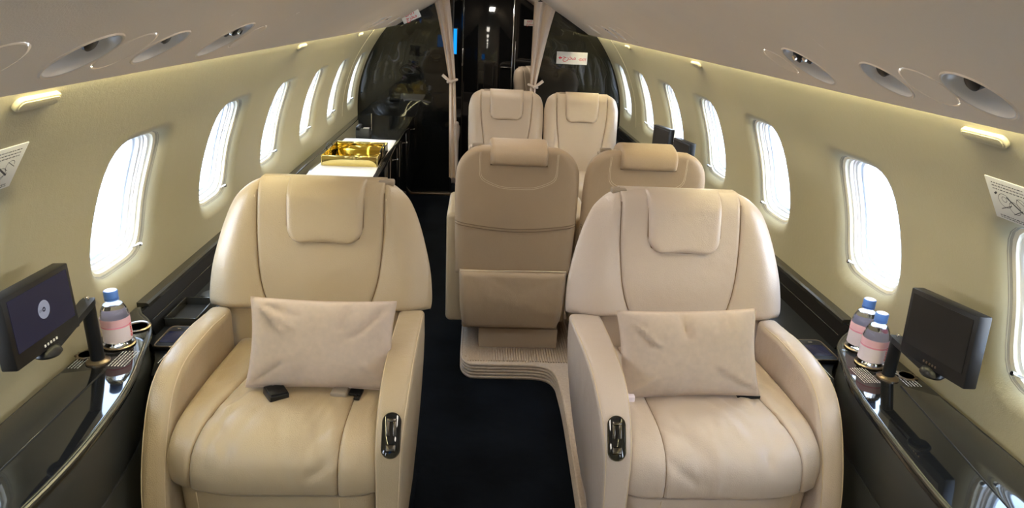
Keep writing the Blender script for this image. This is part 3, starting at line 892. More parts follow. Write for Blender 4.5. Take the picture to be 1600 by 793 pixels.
        if xin < 0:
            # recline control let into the sloping front of the aisle arm
            i = int(np.argmin(np.abs(curve[:, 1] - 0.598) + (curve[:, 0] > 0.2) * 9))
            c0 = curve[i]
            dirv = curve[i + 3] - curve[i - 3]; dirv /= np.linalg.norm(dirv)
            n_ = nrmv[i]
            xc = (xin + xout) / 2
            mt = Matrix.Identity(4)
            ax = Vector((1, 0, 0)); up = Vector((0, -dirv[0], -dirv[1])); fw = Vector((0, n_[0], n_[1]))
            for q in range(3): mt[q][0], mt[q][1], mt[q][2] = ax[q], up[q], fw[q]
            mt[0][3], mt[1][3], mt[2][3] = s * xc, c0[0] - n_[0] * 0.004, c0[1] - n_[1] * 0.004 + B
            def pill(hw_, hh_, z0_, z1_, n=14):
                pts = [(hw_ * math.cos(a_), (hh_ - hw_) + hw_ * math.sin(a_)) for a_ in np.linspace(0, math.pi, n)] + [(hw_ * math.cos(a_), -(hh_ - hw_) + hw_ * math.sin(a_)) for a_ in np.linspace(math.pi, 2 * math.pi, n)]
                return prism(pts, 'z', z0_, z1_, 0.0015, 2)
            PW, PH = 0.0225, 0.055
            c = obj('recline_control', xform(pill(PW, PH, -0.006, 0.006), mt), 'black_gloss', t, label='black pill shaped recline control')
            rim_pts = [(PW * math.cos(a_), (PH - PW if a_ <= math.pi else PW - PH) + PW * math.sin(a_), 0.0058) for a_ in np.linspace(0, 2 * math.pi, 48, endpoint=False)]
            obj('rim', xform(tube(rim_pts, 0.0016, 6, closed=True), mt), 'dark_metal', c)
            obj('lever', xform(join(rbox(-0.0125, -0.004, -0.002, 0.036, 0.005, 0.012, 0.002), rbox(0.004, 0.0125, -0.002, 0.036, 0.005, 0.012, 0.002), rbox(-0.0125, 0.0125, 0.032, 0.042, 0.005, 0.012, 0.002)), mt), 'dark_metal', c)
            obj('button', xform(rbox(-0.013, 0.013, -0.040, -0.022, 0.005, 0.011, 0.004, 3), mt), 'dark_metal', c)
    # tab on the top of the back
    ob('coat_hook', rbox(*sorted((s * -0.175, s * -0.225)), 0.715, 0.755, 1.046, 1.068, 0.006), 'strap', t)
    return t

front_seat(-1, -0.603, 'leather', 'tan leather armchair left of the aisle beside the lit screen', FLOOR + 0.02, 3)
front_seat(1, 0.562, 'leather_sheen', 'leather armchair with painted-in sheen right of the aisle beside two water bottles', 0.024, 5)

# scatter cushions
def pillow(name, label, center, half_w, half_h, lean, roll, yaw, seedv):
    rr = np.random.default_rng(seedv)
    t = thing(name, label, 'cushion', center)
    t.rotation_euler = (lean, roll, yaw)
    n = 40
    g = np.linspace(-1, 1, n)
    U, V = np.meshgrid(g, g, indexing='ij')
    pin = lambda a: 1 - 0.055 * (1 - a * a) ** 1.0
    X = half_w * U * pin(V); Z = half_h * V * pin(U)
    base = (1 - np.abs(U) ** 2.6) ** 0.5 * (1 - np.abs(V) ** 2.6) ** 0.5
    lines = []
    for k in range(7):
        sx_, sy_ = rr.choice([-1, 1]), rr.choice([-1, 1])
        lines.append((sx_ * .93, sy_ * .9, sx_ * rr.uniform(.3, .75), sy_ * rr.uniform(.1, .7), rr.uniform(.025, .05), rr.choice([-1, 1]) * rr.uniform(.006, .013)))
    for k in range(6):
        u = rr.uniform(-.8, .8); lines.append((u, .97, u + rr.uniform(-.1, .1), rr.uniform(.35, .7), rr.uniform(.02, .04), -rr.uniform(.005, .011)))
    for k in range(4):
        u = rr.uniform(-.8, .8); lines.append((u, -.97, u + rr.uniform(-.1, .1), rr.uniform(-.7, -.4), rr.uniform(.03, .05), -rr.uniform(.003, .006)))
    H = 0.062 * base
    D = ridge(U, V, lines) * np.clip(base * 2, 0, 1)
    front = np.stack([X, -(H + D) - 0.002, Z], -1); backv = np.stack([X, H * 0.8 + 0.002, Z], -1)
    F = []
    o = n * n
    for i in range(n - 1):
        for j in range(n - 1):
            F.append((i * n + j, (i + 1) * n + j, (i + 1) * n + j + 1, i * n + j + 1))
            F.append((o + i * n + j, o + i * n + j + 1, o + (i + 1) * n + j + 1, o + (i + 1) * n + j))
    ring = [i * n for i in range(n)] + [(n - 1) * n + j for j in range(1, n)] + [i * n + n - 1 for i in range(n - 2, -1, -1)] + [j for j in range(n - 2, 0, -1)]
    for a, b in zip(ring, ring[1:] + ring[:1]): F.append((a, b, o + b, o + a))
    obj('cover', (np.vstack([front.reshape(-1, 3), backv.reshape(-1, 3)]), F), 'pillow', t, angle=70)
    P = np.array([front.reshape(-1, 3)[a] for a in ring]); P[:, 1] = 0
    obj('piping', tube(P, 0.0028, 6, closed=True), 'pillow', t)
    return t
pillow('scatter_cushion', 'pale woven cushion on the tan armchair with the seat belt buckle', (-0.528, 1.676, 0.708), 0.200, 0.123, math.radians(-24), math.radians(0.5), 0.0, 11)
pillow('scatter_cushion', 'pale woven cushion tilted on the right armchair by the bottles', (0.512, 1.680, 0.700), 0.203, 0.124, math.radians(-24), math.radians(-2.5), 0.0, 23)

# seat belt pieces lying on the cushions
t = thing('seat_belt_buckle', 'black seat belt buckle lying on the tan armchair seat', 'belt', (-0.640, 1.600, 0.594), (math.radians(4), math.radians(4), math.radians(35)))
obj('buckle', rbox(-0.026, 0.026, -0.030, 0.030, -0.012, 0.012, 0.004, 2), 'black_satin', t)
obj('lift_flap', rbox(-0.023, 0.023, -0.026, 0.018, 0.012, 0.0165, 0.0015), 'plastic', t)
obj('webbing', rbox(-0.019, 0.019, 0.028, 0.10, -0.004, 0.0, 0.001), 'strap', t)
t = thing('seat_belt_tongue', 'grey webbing with black buckle tongue on the tan armchair seat', 'belt', (-0.470, 1.615, 0.590), (math.radians(4), 0, math.radians(-8)))
obj('webbing', rbox(-0.024, 0.022, -0.018, 0.05, -0.006, 0.010, 0.005, 3), 'strap', t)
tg = obj('tongue', join(rbox(0.024, 0.060, -0.004, 0.022, -0.003, 0.003, 0.001), rbox(0.044, 0.050, -0.020, 0.0, -0.003, 0.003, 0.001), rbox(0.054, 0.060, -0.020, 0.0, -0.003, 0.003, 0.001), rbox(0.044, 0.060, -0.023, -0.018, -0.003, 0.003, 0.001)), 'black_satin', t)
t = thing('seat_belt_buckle', 'dark belt end peeping from under the tilted cushion', 'belt', (0.690, 1.640, 0.588), (math.radians(4), 0, math.radians(4)))
obj('webbing', rbox(-0.035, 0.035, -0.012, 0.03, -0.005, 0.005, 0.002), 'black_satin', t)
t = thing('seat_belt_tongue', 'pale webbing loop at the aisle arm of the right armchair', 'belt', (0.340, 1.615, 0.590), (0, 0, 0))
obj('webbing', rbox(-0.012, 0.012, -0.014, 0.03, -0.010, 0.012, 0.005, 3), 'label_white', t)

# ------------------------------------------------------------------ aft facing seats, seen from behind
def aft_facing_seat(label, group, outer):
    t = thing('aft_facing_seat', label, 'seat', (0, 0, 0), (0, 0, 0), group)
    W = interp([(0.17, .250), (0.30, .262), (0.50, .270), (0.75, .276), (0.91, .274), (0.98, .258), (1.025, .222), (1.052, .170)])
    yf = lambda z: 0.0 - 0.07 * (z - 0.15)
    def body(U, V):
        z = 0.44 + V * (1.052 - 0.44); w = W(z)
        return -w + 2 * w * U, yf(z) + 0.03 + 0 * U, z
    b = obj('back_shell', pad(body, 0.032, 0.045, N=(0, -1, 0), nu=30, nv=40, back=0.10, back_r=0.08), 'leather_shell', t, angle=60)
    # U-shaped double stitching of the upper panel
    zt, zb, w = 1.028, 0.875, 0.166
    pts = [(-w, zt), (-w, 0.95), (-w + .01, 0.915), (-w + .045, 0.893), (-w + .10, zb), (0, zb - .002), (w - .10, zb), (w - .045, .893), (w - .01, .915), (w, .95), (w, zt)]
    for o_ in (0.0, 0.007):
        sp = spline([(x * (1 + o_ * 4), z - (o_ if z < 1 else 0)) for x, z in pts], 70)
        obj('stitching', tube([(x, yf(z) - 0.0022, z) for x, z in sp], 0.0012, 5), 'thread', b)
    # curved double seam across the middle
    for o_ in (0.0, 0.012):
        xs = np.linspace(-0.272, 0.272, 40)
        obj('seam', tube([(x, yf(.7) - 0.0035 + (0.022 * max(0, (abs(x) - .235) / .037) ** 2), 0.705 - 0.028 * math.cos(x / .272 * math.pi / 2) - o_) for x in xs], 0.0022, 5), 'thread_dark', b)
    # headrest rolled over the top edge
    def hd(U, V):
        a = np.interp(V, [0, .55, 1], [0, .55, 1])
        pts = spline([(yf(.97) - .004, 0.978), (yf(1.0) - .008, 1.000), (yf(1.03) + .004, 1.030), (0.0, 1.047), (0.05, 1.048), (0.11, 1.02)], 60)
        L = np.linspace(0, 1, 60)
        w = 0.128 - 0.004 * np.cos(V * 3)
        return -w + 2 * w * U, np.interp(V, L, pts[:, 0]), np.interp(V, L, pts[:, 1])
    h = obj('headrest', pad(hd, 0.024, 0.018, nu=26, nv=24, back=0.02, flip=False), 'leather_shell', t, angle=60)
    obj('seam', tube([(x, yf(.975) - 0.006, 0.975) for x in np.linspace(-.125, .125, 12)], 0.003, 6), 'thread_dark', h)
    obj('grip_arch', tube([(0.045 * math.cos(a_), yf(.97) - 0.0285 - 0.003 * math.sin(a_), 0.982 + 0.016 * math.sin(a_)) for a_ in np.linspace(0, math.pi, 24)], 0.002, 5), 'thread_dark', h)
    # lower pocket
    def pk(U, V):
        z = 0.17 + V * (0.470 - 0.17)
        rr = 0.05; a = np.clip((0.17 + rr - z) / rr, 0, 1)
        w = W(z) - 0.018 - 0.028 * (1 - np.sqrt(1 - a * a))
        belly = 0.028 * np.sin(np.pi * np.clip(V, 0, 1)) * (1 - 0.5 * V)
        return -w + 2 * w * U, yf(z) + 0.004 - belly, z + 0 * U
    rl = [(.15, .95, .30, .55, .03, .004), (.2, .98, .5, .75, .03, -.003), (.85, .95, .7, .5, .04, .004), (.9, .9, .55, .65, .03, -.003), (.5, .5, .9, .3, .05, .003)]
    p = obj('pocket', pad(pk, 0.030, 0.028, N=(0, -1, 0), nu=30, nv=26, back=0.05, disp=lambda U, V: ridge(U, V, rl)), 'leather_shell', t, angle=60)
    obj('pocket_edge', tube([(x, yf(.47) - 0.012, 0.470 + 0.003 * math.sin(x * 9)) for x in np.linspace(-.246, .246, 20)], 0.003, 6), 'thread', p)
    # area behind the pocket, lower frame
    obj('lower_frame', rbox(-0.235, 0.235, 0.035, 0.13, 0.14, 0.50, 0.012), 'leather_shell', t)
    # seat, arms, base
    obj('seat_cushion', rbox(-0.215, 0.215, 0.10, 0.62, 0.36, 0.50, 0.045, 4), 'leather', t)
    obj('seat_frame', rbox(-0.22, 0.22, 0.06, 0.58, 0.13, 0.37, 0.012), 'leather_shell', t)
    for sg in (-1, 1):
        wo = outer if sg < 0 else 0.276
        vf = rbox(*sorted((sg * 0.20, sg * wo)), 0.10, 0.52, 0.14, 0.70, 0.026, 4)
        a = obj('armrest', vf, 'leather', t)
        obj('stitching', tube([(sg * (wo - 0.008), 0.1065, z) for z in np.linspace(0.2, 0.63, 8)], 0.0014, 5), 'thread', a)
    obj('base', rbox(-0.15, 0.24, 0.045, 0.50, 0.03, 0.135, 0.006), 'leather_shell', t)
    obj('latch', join(rbox(-0.215, -0.13, 0.01, 0.042, 1.012, 1.030, 0.004), rbox(-0.205, -0.155, 0.015, 0.04, 1.028, 1.048, 0.004)), 'strap', t)
    return t
a1 = aft_facing_seat('aft facing beige seat next to the aisle, seen from behind', 'aft facing seats', 0.318)
a1.location = (0.072, 2.905, 0.0)
a2 = aft_facing_seat('aft facing beige seat nearer the right windows, partly hidden', 'aft facing seats', 0.276)
a2.location = (0.642, 2.905, 0.0)

# forward facing seats before the black bulkhead
def far_seat(label, group):
    t = thing('forward_facing_seat', label, 'seat', (0, 0, 0), (0, 0, 0), group)
    W = interp([(0.45, .268), (0.70, .277), (0.90, .279), (0.955, .273), (1.005, .256), (1.032, .226), (1.046, .195)])
    cs = interp([(0.45, .14), (0.70, .165), (0.85, .185), (0.97, .190), (1.046, .190)])
    yb = lambda z: 0.0 + 0.2 * (z - 1.0)
    seat_back(t, 1, W, cs, yb, 0.45, 0.46, 1.047, (0.120, 0.85, 1.058, 0.0), 'leather_far')
    obj('seat_cushion', rbox(-0.215, 0.215, -0.56, -0.06, 0.36, 0.50, 0.045, 4), 'leather_far', t)
    obj('seat_frame', rbox(-0.22, 0.22, -0.54, 0.06, 0.13, 0.37, 0.012), 'leather_shell', t)
    for sg in (-1, 1):
        obj('armrest', rbox(*sorted((sg * 0.20, sg * 0.272)), -0.48, -0.04, 0.14, 0.665, 0.026, 4), 'leather_far', t)
    obj('base', rbox(-0.2, 0.2, -0.45, 0.05, 0.03, 0.135, 0.006), 'leather_shell', t)
    obj('coat_hook', rbox(-0.17, -0.12, 0.05, 0.09, 1.028, 1.052, 0.006), 'strap', t)
    return t
f1 = far_seat('forward facing beige seat next to the opening before the bulkhead', 'forward facing seats')
f1.location = (0.098, 4.99, 0.0)
dup(f1, (0.66, 4.99, 0.0), 'forward facing beige seat under the red lettered exit sign', 'forward facing seats')
f3 = dup(f1, (0.50, 7.05, 0.03), 'single beige seat in the passage behind the right curtain', None, (0, 0, math.radians(35)))
del f3['group']
t = thing('bench', 'low beige side bench in the passage behind the left curtain', 'seat', (-0.50, 7.0, FLOOR))
obj('seat_cushion', rbox(-0.30, 0.20, -0.35, 0.35, 0.36, 0.48, 0.03, 3), 'leather_sheen', t)
obj('base', rbox(-0.30, 0.18, -0.34, 0.34, 0.0, 0.37, 0.01), 'leather_shell', t)
obj('back_cushion', rbox(-0.30, -0.12, -0.35, 0.35, 0.47, 0.80, 0.04, 3), 'leather_sheen', t)
obj('armrest', rbox(-0.30, 0.205, -0.42, -0.35, 0.0, 0.62, 0.02, 3), 'leather_sheen', t)

# carpeted plinth under the right hand seats
def plinth():
    out = [(-0.158, 5.6), (-0.158, 2.90), (-0.150, 2.85), (-0.128, 2.815), (-0.085, 2.80), (0.10, 2.80), (0.20, 2.795), (0.255, 2.77), (0.285, 2.71), (0.293, 2.62), (0.296, 2.4), (0.285, 2.0), (0.275, 1.7), (0.27, 1.3), (0.27, 0.9), (0.86, 0.9), (0.88, 1.4), (0.90, 1.8), (0.93, 5.6)]
    c = spline(out[1:15], 90)
    return [out[0]] + [tuple(p) for p in c] + out[15:]
t = thing('seat_plinth', 'beige ribbed carpet step under the right hand seats', 'plinth', (0, 0, 0))
pp = plinth()
obj('step', prism(pp, 'z', FLOOR, 0.024), 'rib_carpet', t, angle=30)
edge = np.array(pp[:-4])
for k in range(5):
    zz = FLOOR + 0.012 + k * 0.0165
    off = -0.002 if k < 4 else 0.003
    obj('rib', tube([(x, y, zz) for x, y in edge], 0.0075, 8), 'rib_carpet', t)
ribs = []
for x in np.arange(-0.142, 0.90, 0.0125):
    y0 = 2.82
    if x > 0.25: y0 = 2.80
    ribs.append(rbox(x, x + 0.0065, max(y0, 2.815 if x > -0.13 else 2.86), 3.3, 0.0235, 0.0300))
obj('top_ribs', join(*ribs), 'rib_carpet', t, smooth=False, kind='stuff')
t = thing('seat_plinth', 'low dark step under the tan armchair', 'plinth', (0, 0, 0))
obj('step', rbox(-0.93, -0.30, 1.42, 2.1, FLOOR, FLOOR + 0.02, 0.004), 'carpet', t)

# ------------------------------------------------------------------ side ledges and consoles
LZ = 0.66
CON_L = [(-1.175, 1.99), (-1.150, 1.945), (-1.105, 1.895), (-1.062, 1.81), (-1.018, 1.66), (-0.979, 1.50), (-0.957, 1.26), (-0.965, 1.06), (-1.0, 0.85), (-1.055, 0.66), (-1.12, 0.52)]
CON_R = [(1.178, 2.00), (1.150, 1.945), (1.090, 1.885), (1.045, 1.825), (1.012, 1.74), (0.962, 1.58), (0.926, 1.323), (0.905, 1.09), (0.915, 0.88), (0.96, 0.68), (1.04, 0.53)]
def ledge(side, y0, y1, label, cut):
    t = thing('side_ledge', label, 'ledge', (0, 0, 0))
    rim = [(wall_x(LZ) + 0.002, LZ - 0.016), (wall_x(LZ) + 0.002, LZ), (1.168, LZ), (1.160, LZ - 0.004), (1.160, LZ - 0.016)]
    obj('rim', prism([(side * x, z) for x, z in rim], 'y', y0 + 0.30, y1), 'console_rim', t, smooth=False)
    panel = [(1.162, LZ - 0.012), (1.130, 0.566), (1.140, 0.566), (1.172, LZ - 0.012)]
    pn = obj('back_panel', prism([(side * x, z) for x, z in panel], 'y', y0 + 0.26, y1), 'ledge_black', t, smooth=False)
    obj('panel_joint', tube([(side * 1.1435, y, 0.611) for y in (y0 + 0.28, y1 - 0.02)], 0.0016, 6), 'console_rim', pn)
    c = spline(cut, 60)
    q = [(x, y) for x, y in c if y > 1.72 and abs(x) < 1.155]
    q = sorted([(abs(x) - 0.002, y + 0.002) for x, y in q], key=lambda p: p[1])
    poly = [(0.975, y1), (1.150, y1)] + ([(1.150, q[-1][1])] + [p for p in q[::-1]] + [(0.975, q[0][1] - 0.02)] if q else [])
    obj('shelf', prism([(side * x, y) for x, y in poly], 'z', 0.535, 0.566), 'ledge_black', t, smooth=False)
    obj('shelf_lip', rbox(*sorted((side * 0.962, side * 0.976)), max(y0, 1.80), y1, 0.53, 0.573, 0.004), 'console_rim', t)
    obj('side_panel', rbox(*sorted((side * 0.975, side * 0.99)), 1.98, y1, FLOOR, 0.536), 'console_side', t, smooth=False)
    return t
ledge(1, 1.72, Y_BULK - 0.005, 'long black glossy ledge under the right hand windows', CON_R)
ledge(-1, 1.72, 3.48, 'black glossy ledge between tan armchair and white topped credenza', CON_L)
# ledge behind the credenza
t = thing('side_ledge', 'black ledge above the back of the white topped credenza', 'ledge', (0, 0, 0))
obj('rim', rbox(-wall_x(LZ) + 0.003, -1.15, 3.49, Y_BULK - 0.005, LZ - 0.016, LZ, 0.003), 'console_rim', t)
obj('back_panel', rbox(-1.175, -1.155, 3.49, Y_BULK - 0.005, 0.5, LZ - 0.016), 'black_gloss', t, smooth=False)

def console(side, pts, label, lid):
    t = thing('side_console', label, 'console', (0, 0, 0))
    c = spline(pts, 60)
    wx = side * 1.190
    def poly(inset):
        d = np.gradient(c, axis=0); n = np.column_stack([-d[:, 1], d[:, 0]]); n /= np.linalg.norm(n, axis=1)[:, None]
        if (n[30, 0] > 0) != (side > 0): n = -n
        q = c + n * inset
        return [(wx, c[0, 1])] + [tuple(p) for p in q] + [(wx, c[-1, 1])]
    obj('top', prism(poly(0.0), 'z', LZ - 0.030, LZ, 0.010, 4), 'black_gloss', t, angle=50)
    rim = np.array([(x, y, LZ - 0.006) for x, y in c])
    obj('edge_bead', tube(rim, 0.006, 8), 'console_rim', t)
    obj('apron', prism(poly(0.010), 'z', LZ - 0.20, LZ - 0.028, 0.004, 2), 'console_side', t, angle=50)
    obj('apron_joint', prism(poly(0.016), 'z', LZ - 0.206, LZ - 0.199), 'black_matt', t, angle=50)
    wb = side * 1.165
    body = [(wb, c[2, 1])] + [p for p in poly(0.012)[3:-3]] + [(wb, c[-3, 1])]
    obj('body', prism(body, 'z', FLOOR, LZ - 0.205, 0.004, 2), 'console_side', t, angle=50)
    # curved door joint on the body, from the aft end down to the front
    cc = np.array(poly(0.0095)[1:-1]); k = len(cc)
    pts3 = [(cc[i, 0], cc[i, 1], LZ - 0.05 - 0.33 * ((i - 14) / (k - 22)) ** 1.2) for i in range(15, k - 8)]
    # folding table leaf let into the top
    lf = obj('table_leaf', prism(lid, 'z', LZ - 0.001, LZ + 0.0028, 0.0012, 2), 'black_gloss', t, angle=50)
    L = [(x, y, LZ + 0.0005) for x, y in lid]
    obj('leaf_joint', tube(L, 0.0022, 6, closed=True), 'black_matt', lf)
    return t
console(-1, CON_L, 'black glossy side console left with the lit screen and one bottle', [(-1.178, 1.57), (-1.078, 1.60), (-1.078, 1.05), (-1.078, 0.72), (-1.178, 0.70)])
console(1, CON_R, 'black glossy side console right with the dark screen and two bottles', [(1.176, 1.53), (1.100, 1.585), (1.03, 1.05), (1.03, 0.74), (1.176, 0.72)])

# cup holder rings, printed instructions
def holder(x, y, label, r=0.043):
    t = thing('cup_holder', label, 'cup holder', (x, y, LZ))
    r -= 0.004
    obj('ring', lathe([(r, 0.0), (r + 0.004, 0.004), (r, 0.0065), (r - 0.005, 0.005), (r - 0.006, 0.001)], 40, cap=False), 'bronze', t)
    obj('well', lathe([(r - 0.005, 0.0012), (0.002, 0.0012)], 40), 'black_matt', t)
holder(-1.112, 1.738, 'cup holder ring under the single bottle')
holder(-1.113, 1.845, 'empty cup holder ring behind the single bottle', 0.038)
holder(1.080, 1.712, 'cup holder ring under the front one of the two bottles')
holder(1.100, 1.812, 'cup holder ring under the rear one of the two bottles', 0.041)
def prints(name, label, x0, x1, y0, y1, n, z=LZ + 0.0004):
    t = thing(name, label, 'printed text', ((x0 + x1) / 2, (y0 + y1) / 2, z))
    parts = []
    rr = random.Random(int(abs(x0) * 1000))
    cx, cy = (x0 + x1) / 2, (y0 + y1) / 2
    for k in range(n):
        x = x0 + (x1 - x0) * (k + 0.5) / n
        y = y0
        while y < y1 - 0.004:
            w = rr.uniform(0.003, 0.010); y2 = min(y + w, y1)
            parts.append(rbox(x - 0.0012 - cx, x + 0.0012 - cx, y - cy, y2 - cy, 0, 0.0003)); y = y2 + rr.uniform(0.0015, 0.003)
    obj('lines', join(*parts), 'print_white', t, smooth=False)
prints('instruction_print', 'fine white instruction lines on the console beside the single bottle', -1.085, -1.035, 1.615, 1.70, 6)
prints('instruction_print', 'fine white instruction lines on the console by the left screen post', -1.18, -1.148, 1.60, 1.66, 4)
prints('instruction_print', 'fine white instruction lines before the front bottle of two', 1.000, 1.052, 1.60, 1.685, 7)
prints('instruction_print', 'fine white instruction lines by the right screen post', 1.118, 1.165, 1.585, 1.64, 5)
prints('control_print', 'small white print on the ledge beside the left handset', -1.05, -1.02, 1.80, 1.86, 3, 0.5664)
prints('control_print', 'small white print on the ledge beside the right handset', 0.998, 1.03, 1.78, 1.86, 3, 0.5664)

# monitors on swing arms
def quad_monitor(label, P00, P10, P11, P01, thick, post, side, lit, button_rgb):
    """P00 lower near, P10 lower far, P11 upper far, P01 upper near corners of the screen's face, world coordinates"""
    P00, P10, P11, P01 = [np.array(p) for p in (P00, P10, P11, P01)]
    c = (P00 + P10 + P11 + P01) / 4
    ex = (P10 + P11 - P00 - P01) / 2; w = np.linalg.norm(ex); ex /= w
    ey = (P01 + P11 - P00 - P10) / 2; ey -= ex * (ey @ ex); h = np.linalg.norm(ey); ey /= h
    ez = np.cross(ex, ey)
    if ez[0] * side > 0: ex = -ex; ez = np.cross(ex, ey)          # face looks inboard
    t = thing('seat_monitor', label, 'monitor')
    mt = Matrix.Identity(4)
    for i in range(3): mt[i][0], mt[i][1], mt[i][2], mt[i][3] = ex[i], ey[i], ez[i], c[i]
    t.matrix_world = mt
    inv = np.array(mt.inverted())
    obj('bezel', rbox(-w / 2, w / 2, -h / 2, h / 2, -thick, 0.0, 0.004, 2), 'plastic', t)
    sw, sh = w / 2 - 0.014, h / 2 - 0.012
    yb_ = -h / 2 + 0.034
    sc = obj('display', rbox(-sw, sw, yb_, h / 2 - 0.012, 0.0, 0.0012), 'screen_on' if lit else 'screen_off', t, smooth=False, label='dark blue lit display' if lit else None)
    if lit:
        q = (yb_ + h / 2 - 0.012) / 2
        dd = obj('disc_logo', xform(join(lathe([(0.021, 0.0), (0.0055, 0.0)], 40, cap=False), lathe([(0.0022, 0.0), (0.0003, 0.0)], 14, cap=False)), Matrix.Translation((0, q, 0.0016))), 'disc', sc, label='grey disc logo')
        v, f = text_mesh('DVD', 0.007); obj('disc_lettering', (np.column_stack([v[:, 0] - 0.010, v[:, 1] + q, np.full(len(v), 0.0019)]), f), 'print_black', sc, smooth=False)
    for k in range(5):
        obj('button', rbox(-0.022 + k * 0.011 - 0.0025, -0.022 + k * 0.011 + 0.0025, -h / 2 + 0.010, -h / 2 + 0.016, 0.0, 0.002, 0.0006), button_rgb, t)
    # pivot, arm, post, in world coordinates turned into the monitor's frame
    loc = lambda p: tuple((inv @ np.array([*p, 1.0]))[:3])
    foot = c - ey * (h / 2 + 0.008) + ez * -0.012 * 1
    def to_local(vf): return xform(vf, mt.inverted())
    zb = foot[2] - 0.012
    obj('pivot', to_local(join(lathe([(0.026, -0.010), (0.030, -0.004), (0.026, 0.006), (0.012, 0.014)], 28, tuple(foot)), tube([foot, c - ey * (h / 2 - 0.012) - ez * (thick * .6)], 0.010, 10))), 'black_satin', t)
    px, py = post
    ztop = zb + 0.004
    ztop = max(ztop, 0.735)
    d = np.array([foot[0] - px, foot[1] - py, 0]); L = np.linalg.norm(d); d /= L; nrm = np.array([-d[1], d[0], 0])
    def armp(a, b, z): return np.array([px, py, 0]) + d * a + nrm * b + np.array([0, 0, z])
    V = []
    for a, wd in ((-0.016, .014), (0.0, .017), (L, .012), (L + 0.012, .009)):
        zz = ztop + (zb - ztop) * np.clip(a / L, 0, 1)
        V += [armp(a, -wd, zz), armp(a, wd, zz), armp(a, wd, zz + 0.017), armp(a, -wd, zz + 0.017)]
    F = [(0, 3, 2, 1), (12, 13, 14, 15)]
    for i in range(3):
        for j in range(4): F.append((i * 4 + j, i * 4 + (j + 1) % 4, (i + 1) * 4 + (j + 1) % 4, (i + 1) * 4 + j))
    obj('swing_arm', to_local((np.array(V), F)), 'black_satin', t, smooth=False)
    p_ = obj('post', to_local(lathe([(0.017, LZ), (0.017, ztop + 0.004)], 24, (px, py, 0))), 'black_satin', t)
    obj('collar', to_local(lathe([(0.030, LZ), (0.030, LZ + 0.004), (0.023, LZ + 0.007), (0.019, LZ + 0.010)], 32, (px, py, 0))), 'bronze', t)
    obj('pin', to_local(lathe([(0.006, ztop + 0.016), (0.006, ztop + 0.026), (0.004, ztop + 0.028)], 14, (px, py, 0))), 'chrome', p_)
    # scalloped parking socket beside the post
    return t
quad_monitor('left swing arm monitor with a grey disc on its dark blue screen', (-1.055, 1.262, 0.848), (-1.060, 1.515, 0.834), (-1.070, 1.500, 0.998), (-1.060, 1.270, 1.008), 0.034, (-1.118, 1.638), -1, True, 'print_white')
quad_monitor('right swing arm monitor with a blank dark screen', (1.065, 1.335, 0.812), (1.060, 1.580, 0.765), (1.065, 1.597, 0.967), (1.065, 1.355, 0.974), 0.034, (1.088, 1.632), 1, False, 'bronze')
for x, y, label in ((-1.166, 1.672, 'scalloped bronze socket between post and wall, left console'), (1.150, 1.640, 'scalloped bronze socket between post and wall, right console')):
    t = thing('post_socket', label, 'socket', (x, y, LZ))
    pts = [((0.027 + 0.003 * math.cos(9 * a)) * math.cos(a), (0.027 + 0.003 * math.cos(9 * a)) * math.sin(a)) for a in np.linspace(0, 2 * math.pi, 72, endpoint=False)]
    obj('ring', prism(pts, 'z', 0, 0.004, 0.001), 'bronze', t)
    obj('well', lathe([(0.020, 0.0042), (0.002, 0.0042)], 28), 'black_matt', t)

# water bottles
def bottle(label, group):
    t = thing('water_bottle', label, 'bottle', (0, 0, 0), (0, 0, 0), group)
    body = [(0.030, 0.0), (0.036, 0.004), (0.0365, 0.02), (0.0365, 0.085), (0.036, 0.096), (0.033, 0.110), (0.026, 0.124), (0.0185, 0.133), (0.0155, 0.138), (0.0155, 0.150)]
    b = obj('bottle_body', lathe(body, 40), 'pet', t, angle=60)
    obj('water', lathe([(r - 0.0015, z + 0.001) for r, z in body[:7]], 40), 'water', b, angle=60)
    lab = obj('label_band', lathe([(0.0371, 0.018), (0.0371, 0.088)], 48, cap=False), 'label_white', t)
    obj('label_stripe', lathe([(0.0374, 0.068), (0.0374, 0.088)], 48, cap=False), 'label_pale', lab, label='pink top of the label')
    obj('label_stripe', lathe([(0.0375, 0.062), (0.0375, 0.067)], 48, cap=False), 'label_pink', lab)
    cp_ = obj('cap', lathe([(0.0175, 0.143), (0.018, 0.145), (0.018, 0.163), (0.0165, 0.1655), (0.002, 0.1655)], 36), 'cap', t, angle=40)
    obj('cap_top', lathe([(0.0150, 0.1657), (0.0150, 0.1662), (0.001, 0.1662)], 30), 'label_white', cp_, label='pale disc on the cap')
    obj('neck_ring', lathe([(0.018, 0.138), (0.0185, 0.1395), (0.018, 0.1415)], 36), 'cap', cp_)
    # lettering up the side of the label
    v, f = text_mesh('evian', 0.021)
    if len(v):
        R = 0.0379
        a = v[:, 1] / R - math.radians(62); z = 0.047 + v[:, 0]
        obj('lettering', (np.column_stack([R * np.cos(a), R * np.sin(a), z]), f), 'red', lab, smooth=False)
    return t
bt = bottle('single water bottle with blue cap on the left console', 'water bottles')
bt.location = (-1.112, 1.738, LZ + 0.0015); bt.rotation_euler = (0, 0, 1.2)
dup(bt, (1.080, 1.712, LZ + 0.0015), 'front one of two blue capped water bottles on the right console', 'water bottles', (0, 0, 0.15))
dup(bt, (1.100, 1.812, LZ + 0.0015), 'rear one of two blue capped water bottles on the right console', 'water bottles', (0, 0, 2.4))

